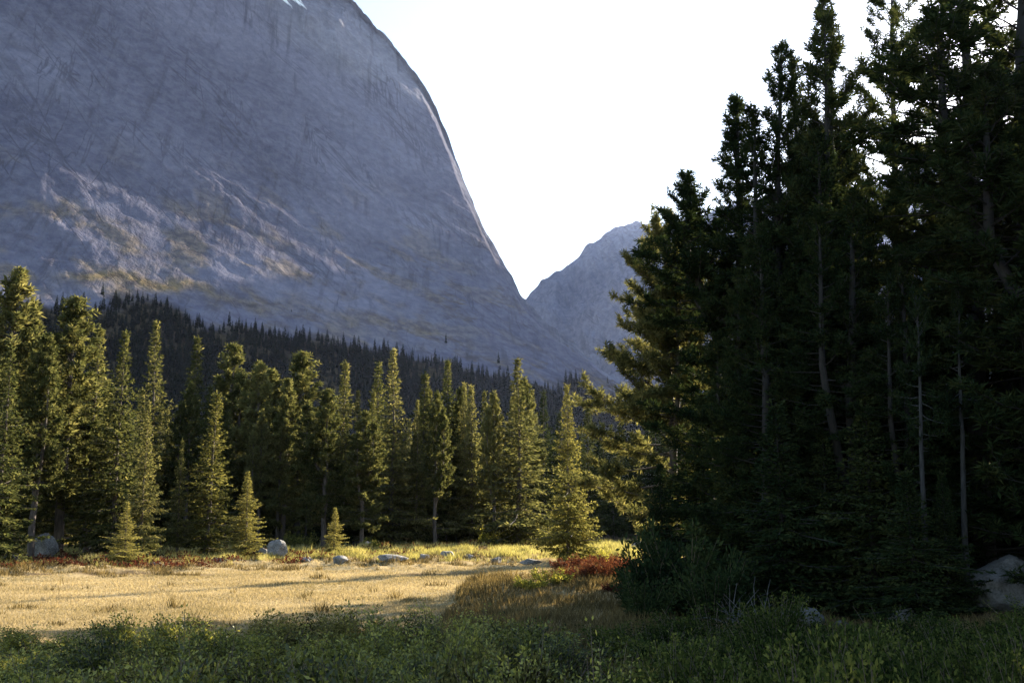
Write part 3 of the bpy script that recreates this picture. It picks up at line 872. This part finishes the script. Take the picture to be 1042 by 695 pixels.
for k in range(60):
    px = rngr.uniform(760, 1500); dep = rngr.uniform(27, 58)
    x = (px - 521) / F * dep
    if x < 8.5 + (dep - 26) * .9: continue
    plant_tree(rngr.choice(['near0', 'near1', 'near2']), x, dep, rngr.uniform(9, 13.5), 'pine_tree', 'unseen pine right of the view, added to shade the foreground',
               group='unseen pines right of the view, added for shade', wide=rngr.uniform(.9, 1.2))


k = 0
while k < 22:  # unseen pines added beyond the right border to keep sun off the foreground
    x, dep = rngr.uniform(13, 36), rngr.uniform(3, 27)
    if x / max(dep, 1) < .58: continue
    plant_tree(rngr.choice(['near0', 'near1', 'near2']), x, dep, rngr.uniform(11, 15), 'pine_tree', 'unseen pine right of the view, added to shade the foreground',
               group='unseen pines right of the view, added for shade', wide=rngr.uniform(1.0, 1.3))
    k += 1


# far forest on the mountain foot
def build_far_forest():
    rng = np.random.default_rng(77)
    base = []
    for v in range(5):
        P, D, L, Wd = [], [], [], []
        for t in np.linspace(.06, .97, 15):
            k = 7
            a = rng.uniform(0, 6.28) + np.arange(k) * 6.283 / k + rng.normal(0, .2, k)
            r = .14 * (1 - t) ** .75 * rng.uniform(.75, 1.25, k) + .012
            P.append(np.stack([0 * a, 0 * a, t + 0 * a + .02], -1))
            D.append(np.stack([np.cos(a), np.sin(a), rng.uniform(-.5, -.1, k)], -1)); L.append(r * 1.15); Wd.append(r * .95 + .01)
        P.append(np.array([[0, 0, .9]])); D.append(np.array([[0, 0, 1.]])); L.append(np.array([.1])); Wd.append(np.array([.02]))
        V, Q = cards(np.concatenate(P), np.concatenate(D), np.concatenate(L), np.concatenate(Wd), rng)
        base.append((V, Q))
    N = 42000
    y = 115 + (rng.random(N) ** .62) * 950
    px = rng.uniform(-140, 720, N)
    x = (px - 521) / F / math.cos(PITCH) * y
    z = talus(x, y)
    qx, qy = project(np.stack([x, y, z], -1))
    lim = np.interp(qx, FOREST_PX, FOREST_PY)
    lim = lim + 15 + fbm(x / 45, y / 45, 3, 4) * 13
    # sparse outliers above the line
    ok = (qy > lim) | ((qy > lim - 22) & (rng.random(N) < .015))
    ok &= rng.random(N) < np.clip(.35 + .75 * fbm(x / 60, y / 60, 8, 3) + .4 * sstep(0, 25, qy - lim), .1, 1)
    x, y, z = x[ok], y[ok], z[ok]
    n = len(x)
    h = rng.uniform(6, 15, n) * np.where(rng.random(n) < .35, .55, 1)
    wd = rng.uniform(.8, 1.35, n)
    VV, QQ, o = [], [], 0
    for v in range(5):
        sel = np.arange(n) % 5 == v
        V, Q = base[v]
        a = rng.uniform(0, 6.28, sel.sum())
        c, s = np.cos(a)[:, None], np.sin(a)[:, None]
        hh = h[sel][:, None]; w = wd[sel][:, None] * hh
        X = (V[None, :, 0] * c - V[None, :, 1] * s) * w + x[sel][:, None]
        Y = (V[None, :, 0] * s + V[None, :, 1] * c) * w + y[sel][:, None]
        Z = V[None, :, 2] * hh + z[sel][:, None] - 1.0
        VV.append(np.stack([X, Y, Z], -1).reshape(-1, 3))
        QQ.append((Q[None] + (o + np.arange(sel.sum()) * len(V))[:, None, None]).reshape(-1, 4))
        o += sel.sum() * len(V)
    me = make_mesh('slope_forest', np.concatenate(VV), np.concatenate(QQ))
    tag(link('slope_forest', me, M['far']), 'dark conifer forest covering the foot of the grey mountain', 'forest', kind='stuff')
    print('far trees', n)


build_far_forest()


# ---------------------------------------------------------------- shrubs
def shrub_meshes(name, seed, n_stem=55, H=1.0, Rr=.75, leaf=(.052, .024), per=34, upright=1.0, ragged=.6):
    rng = np.random.default_rng(seed)
    tb = Tubes()
    P, D = [], []
    nl = 9
    laz, lout, lh = rng.uniform(0, 6.28, nl), rng.random(nl) ** .6, rng.uniform(.72, 1.05, nl)
    for k in range(n_stem):
        q_ = k % nl
        az = laz[q_] + rng.normal(0, .28)
        out = np.clip(lout[q_] + rng.normal(0, .10), 0, 1)
        b = np.array([math.cos(az), math.sin(az), 0]) * Rr * .55 * rng.random()
        L = H * lh[q_] * rng.uniform(ragged, 1.08) * (1.05 - .3 * out)
        m = 6
        u = np.linspace(0, 1, m)
        el = np.radians(82 - 38 * out / upright - u * 14 * rng.random() + rng.normal(0, 5, m))
        azs = az + np.cumsum(rng.normal(0, .15, m))
        d = np.stack([np.cos(el) * np.cos(azs), np.cos(el) * np.sin(azs), np.sin(el)], -1)
        p = b + np.concatenate([[np.zeros(3)], np.cumsum(d[:-1] * L / (m - 1), 0)])
        tb.add(p[[0, 2, 5]], np.array([.009, .006, .002]), 3)
        for uu in rng.random(per) ** .7 * .8 + .2:
            q = np.array([np.interp(uu, u, p[:, c]) for c in range(3)])
            o = unit(rng.normal(size=3))
            q = q + o * rng.random() * .09
            P.append(q); D.append(d[min(m - 1, int(uu * m))] * .7 + o * .9)
    P, D = np.array(P), np.array(D)
    n = len(P)
    V, Q = cards(P, D, leaf[0] * rng.uniform(.6, 1.25, n), leaf[1] * rng.uniform(.7, 1.3, n), rng)
    return tb.mesh(name + '_stems'), make_mesh(name + '_leaves', V, Q)


for i in range(4):
    PROTO['willow%d' % i] = shrub_meshes('willow%d' % i, 80 + i, n_stem=90, per=70)
for i in range(2):
    PROTO['tall_willow%d' % i] = shrub_meshes('tall_willow%d' % i, 90 + i, n_stem=40, H=1.2, Rr=.5, per=40, upright=1.7)
for i in range(2):
    PROTO['low_shrub%d' % i] = shrub_meshes('low_shrub%d' % i, 95 + i, n_stem=50, H=.8, Rr=.8, leaf=(.11, .045), per=26)
PROTO['juniper'] = shrub_meshes('juniper', 99, n_stem=95, H=1.05, Rr=.6, leaf=(.085, .03), per=80, ragged=.3)


def shrub(key, mat, x, y, h, w, name, label, group=None, cat='shrub'):
    sm, lm = PROTO[key]
    root = empty(name)
    if not sm.materials: sm.materials.append(M['stem'])
    if mat not in lm.materials.keys() and not lm.materials:
        lm.materials.append(M[mat])
    link('stems', sm, None, root)
    lf = link('foliage', lm, None, root)
    lf.material_slots[0].link = 'OBJECT'; lf.material_slots[0].material = M[mat]
    root.location = (x, y, float(terrain_z(x, y)) - .03)
    root.scale = (w, w, h)
    root.rotation_euler = (random.gauss(0, .06), random.gauss(0, .06), random.uniform(0, 6.28))
    tag(root, label, cat, group)
    return root


rs = random.Random(21)
# left foreground thicket: its top line follows the photo
TOPL = ([-40, 0, 60, 110, 180, 230, 300, 345, 375, 410, 450, 500, 545, 590, 620], [664, 654, 634, 624, 612, 614, 622, 618, 605, 607, 604, 610, 610, 622, 646])
n_w = 0
spots = []
tries = 0
while n_w < 95 and tries < 5000:
    tries += 1
    px = rs.uniform(-60, 620)
    dep = rs.uniform(8.0, 17.0)
    if px > 540 and dep > 13.5: continue
    x = (px - 521) / F * dep
    if any((x - a) ** 2 + (dep - b) ** 2 < .62 ** 2 for a, b in spots): continue
    top = np.interp(px, *TOPL) + (17 - dep) * 3.6 + rs.uniform(-8, 42)
    h = at(px, top, dep)[2]
    if h < .25: continue
    h = min(h, 1.6)
    spots.append((x, dep)); n_w += 1
    key = rs.choice(['willow0', 'willow1', 'willow2', 'willow3', 'tall_willow0'])
    if px < 90:
        lb, mt = 'low willow shrub with sun-touched yellow-green tips at the lower left corner', 'willow'
    else:
        lb, mt = 'green willow shrub in the shaded thicket along the lower left foreground', 'willow'
        if rs.random() < .3: lb, mt = 'olive brown willow shrub in the shaded thicket along the lower left foreground', 'olive_willow'
    shrub(key, mt, x, dep, h / (1.15 if 'tall' in key else .98), rs.uniform(.9, 1.25), 'willow_shrub', lb, 'willow shrubs of the foreground thicket')
for px, py, dep, lb in [(376, 606, 15.5, 'tall twiggy willow rising highest above the left thicket'), (405, 611, 15.8, 'upright willow just right of the tallest twiggy one'),
                        (447, 606, 16.2, 'dense rounded willow near the right end of the sunny meadow front'), (478, 612, 15.6, 'loose willow right of the dense rounded one before the dry meadow')]:
    p = at(px, py, dep)
    shrub('tall_willow1', 'willow', p[0], dep, p[2] / 1.2, 1.0, 'willow_shrub', lb, 'willow shrubs of the foreground thicket')
# right foreground thicket
TOPR = ([600, 640, 680, 720, 770, 830, 880, 930, 1000, 1080], [662, 636, 612, 598, 594, 600, 598, 606, 602, 598])
n_w = 0
tries = 0
while n_w < 110 and tries < 5000:
    tries += 1
    px = rs.uniform(600, 1230)
    dep = rs.uniform(7.8, 17.5)
    x = (px - 521) / F * dep
    if any((x - a) ** 2 + (dep - b) ** 2 < .62 ** 2 for a, b in spots): continue
    top = np.interp(px, *TOPR) + (17.5 - dep) * 4.0 + rs.uniform(-8, 42)
    h = at(px, top, dep)[2] - float(terrain_z(x, dep))
    if h < .2: continue
    h = min(h, 1.7)
    spots.append((x, dep)); n_w += 1
    key = rs.choice(['willow0', 'willow1', 'willow2', 'willow3'])
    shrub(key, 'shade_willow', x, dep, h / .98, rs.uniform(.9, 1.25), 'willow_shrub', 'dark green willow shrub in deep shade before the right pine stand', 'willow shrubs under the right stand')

# dark juniper thicket under the big pine
for px, py, dep, w, lb in [(690, 522, 22.5, 1.55, 'large dark rounded juniper left of the dead grey twigs'), (662, 546, 22.8, 1.25, 'lower dark juniper beside the red shrubs'),
                           (722, 552, 21.5, 1.3, 'dark juniper between the rounded juniper and the dead grey twigs'), (655, 572, 21.5, 1.1, 'small dark juniper at the foot of the rounded one')]:
    p = at(px, py, dep)
    shrub('juniper', 'juniper', p[0], dep, p[2] - float(terrain_z(p[0], dep)), w, 'juniper_bush', lb, 'junipers at the corner of the right stand', 'bush')

for k in range(40):
    px = rs.uniform(705, 1100); dep = rs.uniform(27, 48)
    x = (px - 521) / F * dep
    if x < np.interp(dep, [27, 36, 48], [6, 9, 15]): continue
    shrub('juniper', 'juniper', x, dep, rs.uniform(.9, 1.7), rs.uniform(1.3, 2.2), 'juniper_bush', 'low black bush in the undergrowth beneath the right stand', 'undergrowth of the right stand', 'bush')

# red autumn shrubs near the lone spruce
for px, py, dep, w, h, lb in [(612, 583, 33, 1.0, .75, 'rust red shrub left of the dark juniper'), (635, 578, 34, 1.1, .8, 'dark red shrub touching the dark juniper'),
                              (590, 588, 33, .9, .55, 'small brick red shrub left of the rust red one'), (628, 600, 28, .6, .4, 'lowest little red shrub before the red mound'),
                              (570, 597, 30, .8, .40, 'sunlit rust shrub trailing left down the mound'), (645, 590, 30, .9, .7, 'maroon shrub half hidden by the juniper'),
                              (600, 574, 38, 1.2, .6, 'broad russet shrub right behind the rust red one'), (580, 582, 36, 1.0, .5, 'low russet shrub under the lone golden spruce'), (618, 570, 39, 1.2, .65, 'tallest russet shrub at the back of the red patch')]:
    p = at(px, py, dep)
    shrub('low_shrub%d' % (int(px) % 2), 'red', p[0], dep, h / .8, w, 'red_shrub', lb, 'red shrubs by the lone spruce')
for px, py, dep, w, h, mt, lb in [(560, 600, 28.5, .9, .5, 'yellow_willow', 'yellow green shrub on the crest of the grassy mound'), (540, 606, 27.5, .8, .42, 'yellow_willow', 'low yellowing shrub on the left end of the grassy mound'),
                                  (605, 560, 45, 1.0, 1.0, 'yellow_willow', 'yellowish bush at the foot of the lone spruce'), (588, 566, 43, .9, .6, 'willow', 'small green bush before the lone spruce trunk'),
                                  (500, 540, 66, 1.3, 1.5, 'yellow_willow', 'sunlit yellow bush at the forest edge under the wide spruce'), (375, 560, 57, .9, .9, 'yellow_willow', 'sunlit yellow bush right of the tiny young spruce'),
                                  (300, 548, 63, 1.3, 1.1, 'willow', 'green bush in the forest edge behind the white boulder')]:
    p = at(px, py, dep)
    shrub('low_shrub%d' % (int(px) % 2), mt, p[0], dep, h / .8, w, 'meadow_shrub', lb)
for k in range(34):
    px = rs.uniform(190, 650)
    dep = np.interp(px, [190, 420, 650], [62, 70, 78]) + rs.uniform(-2, 5)
    shrub('low_shrub%d' % (k % 2), 'juniper' if k % 3 else 'willow', (px - 521) / F * dep, dep, rs.uniform(.9, 1.9), rs.uniform(1.0, 1.9), 'low_bush',
          'low dark bush among the trunks at the forest edge', 'bushes along the forest edge', 'bush')


# ---------------------------------------------------------------- grass and ground cover
def blades(n, xs, ys, h, w, seed, lean=.35):
    rng = np.random.default_rng(seed)
    z = terrain_z(xs, ys)
    a = rng.uniform(0, 6.28, n)
    sd = np.stack([np.cos(a), np.sin(a), 0 * a], -1) * w[:, None] * .5
    b = np.stack([xs, ys, z - .01], -1)
    ln = rng.normal(0, lean, (n, 2))
    t = b + np.stack([ln[:, 0] * h, ln[:, 1] * h, h], -1)
    V = np.stack([b - sd, b + sd, t], 1).reshape(-1, 3)
    return V, np.arange(n * 3).reshape(-1, 3)


def scatter(n, d0, d1, px0, px1, seed, power=1.0):
    rng = np.random.default_rng(seed)
    # constant density on the ground thinned with distance
    d = d0 * (d1 / d0) ** (rng.random(n) ** power)
    px = rng.uniform(px0, px1, n)
    return (px - 521) / F * d, d


x, y = scatter(560000, 13, 66, -40, 700, 301)
sm = soil_mask(x, y)
edge = np.interp(x, [-60, -25, -12, 0, 6], [30, 33, 40, 44, 44])
keep = (np.random.default_rng(1).random(len(x)) > sm) & (y < edge + 14)
x, y = x[keep], y[keep]
rg = np.random.default_rng(2)
hh = rg.uniform(.03, .085, len(x)) * (1 + .6 * np.clip(fbm(x * .6, y * .6, 2, 2), -.6, 1))
V, T = blades(len(x), x, y, hh, .008 + y * .00045, 3)
tag(link('meadow_grass', make_mesh('meadow_grass', V, tris=T), M['dry_grass']), 'short golden dry grass of the sunny meadow', 'grass', kind='stuff')

x, y = scatter(300000, 36, 76, 0, 690, 302, .8)
p1 = fbm(x * .35, y * .22, 5, 3)
keep = (y > np.interp(x, [-30, -20, -10, 0, 6], [38, 40, 46, 47, 46]) + p1 * 5) & (p1 > -.25) & (np.random.default_rng(4).random(len(x)) > soil_mask(x, y) * .8)
x, y = x[keep], y[keep]
V, T = blades(len(x), x, y, np.random.default_rng(5).uniform(.12, .34, len(x)) * (1 + .8 * np.clip(fbm(x * .7, y * .5, 1, 2), -.5, 1)), .014 + y * .0005, 6)
tag(link('sedge_grass', make_mesh('sedge_grass', V, tris=T), M['sedge']), 'taller yellow green sedge at the far end of the meadow', 'grass', kind='stuff')

x, y = scatter(330000, 10, 62, -40, 1042, 303)
p1 = fbm(x * .4, y * .3, 11, 3)
hm = (y > np.interp(x, [-60, -25, -12, 0, 6], [30, 33, 40, 44, 44]) - 1) & (p1 > -.02) & (x < 6)
shade = (x > -1.5) & (y < 36) & (x < 9)
keep = hm | shade | ((fbm(x * .8, y * .55, 31, 3) > .64) & (x < 4) & (y > 17))
x, y = x[keep], y[keep]
V, T = blades(len(x), x, y, np.random.default_rng(7).uniform(.10, .34, len(x)) * (.7 + .9 * np.clip(fbm(x * .9, y * .6, 21, 2), -.5, 1)), .014 + y * .0007, 8)
tag(link('brown_grass', make_mesh('brown_grass', V, tris=T), M['brown_grass']), 'brown rank grass on the hummocks and in the shaded gap', 'grass', kind='stuff')

x, y = scatter(120000, 30, 72, -40, 640, 304)
p1 = fbm(x * .22 + 9, y * .3, 3, 3)
lo = np.interp(x, [-60, -25, -12, 0, 6], [32, 35, 41, 60, 66])
keep = (y > lo) & (y < lo + 14) & (p1 > .08) & (x < 4)
x, y = x[keep], y[keep]
rg = np.random.default_rng(9)
n = len(x)
P = np.stack([x, y, terrain_z(x, y) + rg.random(n) * .22], -1)
V, Q = cards(P, rg.normal(size=(n, 3)) + np.array([0, 0, .7]), rg.uniform(.08, .18, n), rg.uniform(.05, .10, n), rg)
tag(link('red_ground_cover', make_mesh('red_ground_cover', V, Q), M['red']), 'red brown low heath between the meadow and the trees', 'ground cover', kind='stuff')


# ---------------------------------------------------------------- boulders, dead wood
def boulder(px, py, dep, w, h, label, seed, sink=.25, deep=.9, name='boulder'):
    import bmesh
    bm = bmesh.new()
    bmesh.ops.create_icosphere(bm, subdivisions=5, radius=1)
    v = np.array([q.co[:] for q in bm.verts])
    rng = np.random.default_rng(seed)
    # facet it with random cutting planes, then roughen
    for k in range(16):
        nn = unit(rng.normal(size=3)); dd = rng.uniform(.62, .92)
        ex = np.maximum(v @ nn - dd, 0)
        v = v - ex[:, None] * nn * .92
    v = v * (1 + .10 * fbm(v[:, 0] * 1.6 + seed, v[:, 1] * 1.6, v[:, 2] * 1.6, 4))[:, None]
    v = v + .02 * np.stack([fbm(v[:, 0] * 7, v[:, 1] * 7, v[:, 2] * 7 + i * 9, 2) for i in range(3)], -1)
    v = v * np.array([w / 2, w / 2 * deep, h / (2 - sink * 2) * 1.0])
    v[:, 2] += h / (2 - sink * 2) * (1 - 2 * sink)
    for q, c in zip(bm.verts, v): q.co = c
    me = bpy.data.meshes.new(name); bm.to_mesh(me); bm.free()
    me.polygons.foreach_set('use_smooth', np.ones(len(me.polygons), bool))
    o = link(name, me, M['shade_boulder' if px > 700 else 'boulder'])
    p = at(px, py, dep)
    o.location = (p[0], dep, float(terrain_z(p[0], dep)))
    o.rotation_euler = (0, 0, rng.uniform(0, 6.28) if deep > .85 else rng.uniform(-.3, .3))
    tag(o, label, 'boulder')
    return o


def mpx(n, dep): return n / F * dep


BOULD = [
    (281, 563, 48, 22, 17, 'bright angular boulder in the meadow right of the small conical spruce'),
    (267, 565, 49, 12, 12, 'dark boulder touching the left side of the bright angular one'),
    (347, 580, 44, 22, 9, 'flat hummock-side boulder left of the long low slab in the meadow'),
    (400, 582, 43, 34, 7, 'long low slab of rock in the middle of the meadow'),
    (456, 567, 50, 19, 9, 'brown shaded boulder right of the long low slab'),
    (505, 577, 44, 13, 9, 'pale rounded rock left of the flat pale rock near the lone spruce'),
    (540, 577, 44, 22, 8, 'flat pale rock left of the lone golden spruce'),
    (376, 551, 61, 15, 9, 'grey boulder at the forest edge right of the tiny young spruce'),
    (46, 563, 47, 25, 22, 'pale blue-grey boulder in the shade under the left trees'),
    (12, 574, 43, 18, 9, 'low shaded rock at the left picture border'),
    (650, 545, 60, 22, 10, 'pale boulder at the meadow end under the big pine boughs'),
    (428, 531, 76, 24, 12, 'grey rock among the trunks behind the brown shaded boulder'),
    (281, 542, 66, 12, 18, 'upright grey rock among trunks behind the bright angular boulder'),
    (352, 541, 70, 16, 8, 'low rock in the forest edge above the grey boulder'),
    (222, 572, 46, 14, 6, 'small low rock left of the dark boulder'),
    (312, 574, 46, 16, 7, 'small flat rock between the bright angular boulder and the flat hummock-side one'),
    (432, 573, 47, 12, 6, 'little rock just left of the brown shaded boulder'),
    (478, 570, 49, 14, 6, 'low rock between the brown shaded boulder and the pale rounded rock'),
    (160, 582, 42, 16, 7, 'half buried rock in the heath right of the smallest bushy spruce'),
    (1018, 576, 21, 90, 46, 'largest pale boulder at the lower right under the dark pines'),
    (822, 594, 19.5, 36, 26, 'slanting pale rock behind the right willow thicket'),
    (856, 601, 20, 22, 12, 'small rock right of the slanting pale rock'),
    (920, 602, 20, 34, 18, 'low dark rock left of the largest pale boulder'),
    (800, 592, 20.5, 20, 20, 'grey rock leaning on the left of the slanting pale rock'),
]
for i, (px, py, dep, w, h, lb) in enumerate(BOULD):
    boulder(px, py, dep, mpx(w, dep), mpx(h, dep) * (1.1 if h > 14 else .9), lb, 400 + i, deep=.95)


def dead_twigs(px, py, dep, n, label, seed, spread=1.2, h=1.4):
    rng = np.random.default_rng(seed)
    tb = Tubes()
    for k in range(n):
        az = rng.uniform(0, 6.28); L = h * rng.uniform(.5, 1.2)
        el = np.radians(rng.uniform(15, 75) - np.linspace(0, 50, 6) * rng.random())
        azs = az + np.cumsum(rng.normal(0, .2, 6))
        d = np.stack([np.cos(el) * np.cos(azs), np.cos(el) * np.sin(azs), np.sin(el)], -1)
        p = rng.normal(0, .18, 3) * np.array([1, 1, 0]) * spread + np.cumsum(d * L / 5, 0) - d[0] * L / 5
        tb.add(p, np.linspace(.016, .004, 6), 4)
    o = link('dead_shrub', tb.mesh('dead_shrub'), M['dead_wood'])
    p = at(px, py, dep)
    o.location = (p[0], dep, float(terrain_z(p[0], dep)))
    tag(o, label, 'shrub')


dead_twigs(752, 580, 20.5, 26, 'tangle of dead grey twigs right of the dark junipers', 5, h=.85)
dead_twigs(778, 590, 20.2, 22, 'smaller heap of grey twigs beside the slanting pale rock', 6, h=1.0)


def log(px0, px1, py, dep, r, label, seed):
    rng = np.random.default_rng(seed)
    a, b = at(px0, py, dep), at(px1, py, dep + 2.0)
    n = 8
    u = np.linspace(0, 1, n)[:, None]
    p = a + (b - a) * u + rng.normal(0, .03, (n, 3))
    p[:, 2] = np.array([float(terrain_z(q[0], q[1])) for q in p]) + r * .8
    tb = Tubes()
    tb.add(p, np.linspace(r, r * .6, n), 8)
    for k in range(6):
        q = p[rng.integers(1, n - 1)]; d = unit(rng.normal(size=3) + np.array([0, 0, .8]))
        tb.add(np.stack([q, q + d * .3, q + d * .5]), np.array([.03, .02, .006]), 5)
    tag(link('fallen_log', tb.mesh('fallen_log'), M['dead_wood']), label, 'log')


log(345, 385, 548, 66, .13, 'pale fallen log lying before the trunks right of the tiny spruce', 3)
log(455, 520, 547, 70, .12, 'grey fallen log along the forest edge under the wide spruce', 4)

# ---------------------------------------------------------------- haze
import bmesh
HAZE = 0.000026
if HAZE:
    bm = bmesh.new()
    bmesh.ops.create_cube(bm, size=1)
    for v in bm.verts:
        v.co = Vector((v.co.x * 12400, v.co.y * 8600 + 3300, v.co.z * 1520 + 660))
    me = bpy.data.meshes.new('haze'); bm.to_mesh(me); bm.free()
    m, nt, out = new_mat('haze')
    pv = nd(nt, 'VolumePrincipled'); pv.inputs['Color'].default_value = (.52, .62, 1.0, 1)
    pv.inputs['Density'].default_value = HAZE; pv.inputs['Anisotropy'].default_value = .75
    nt.links.new(pv.outputs[0], out.inputs['Volume'])
    tag(link('haze', me, m), 'thin bluish morning haze filling the valley air', 'haze', kind='stuff')

# ---------------------------------------------------------------- light
wd = bpy.data.worlds.new('World'); SC.world = wd
wd.use_nodes = True
nt = wd.node_tree
bg = nt.nodes['Background']
sky = nt.nodes.new('ShaderNodeTexSky')
sky.sky_type = 'NISHITA'; sky.sun_disc = False
sky.sun_elevation = R(SUN_EL); sky.sun_rotation = R(SUN_AZ)
sky.altitude = 2500; sky.air_density = 1.5; sky.dust_density = 6.0; sky.ozone_density = 1.0
nt.links.new(sky.outputs[0], bg.inputs[0])
bg.inputs[1].default_value = .078
sl = bpy.data.lights.new('sun', 'SUN')
sl.energy = 5.0; sl.angle = R(.5); sl.color = (1.0, .88, .68)
so = bpy.data.objects.new('sun', sl); COL.objects.link(so)
sd = Vector((math.sin(R(SUN_AZ)) * math.cos(R(SUN_EL)), math.cos(R(SUN_AZ)) * math.cos(R(SUN_EL)), math.sin(R(SUN_EL))))
so.rotation_euler = sd.to_track_quat('Z', 'Y').to_euler()
so.location = (0, 0, 60)

# ---------------------------------------------------------------- camera, output
cam = bpy.data.cameras.new('camera')
cam.lens = LENS; cam.sensor_width = 36; cam.clip_end = 30000; cam.clip_start = .1
co = bpy.data.objects.new('camera', cam); COL.objects.link(co)
co.location = (0, 0, CAM_H)
co.rotation_euler = (R(90) + PITCH, 0, 0)
SC.camera = co
vs = SC.view_settings
vs.view_transform = 'Standard'; vs.look = 'None'; vs.exposure = 2.5; vs.gamma = 1; vs.use_curve_mapping = False
SC.render.engine = 'CYCLES'
cy = SC.cycles
cy.max_bounces = 5; cy.diffuse_bounces = 3; cy.glossy_bounces = 1; cy.transmission_bounces = 3; cy.volume_bounces = 0; cy.transparent_max_bounces = 6
cy.use_denoising = True
try:
    cy.denoiser = 'OPENIMAGEDENOISE'
except Exception:
    pass
cy.use_adaptive_sampling = False
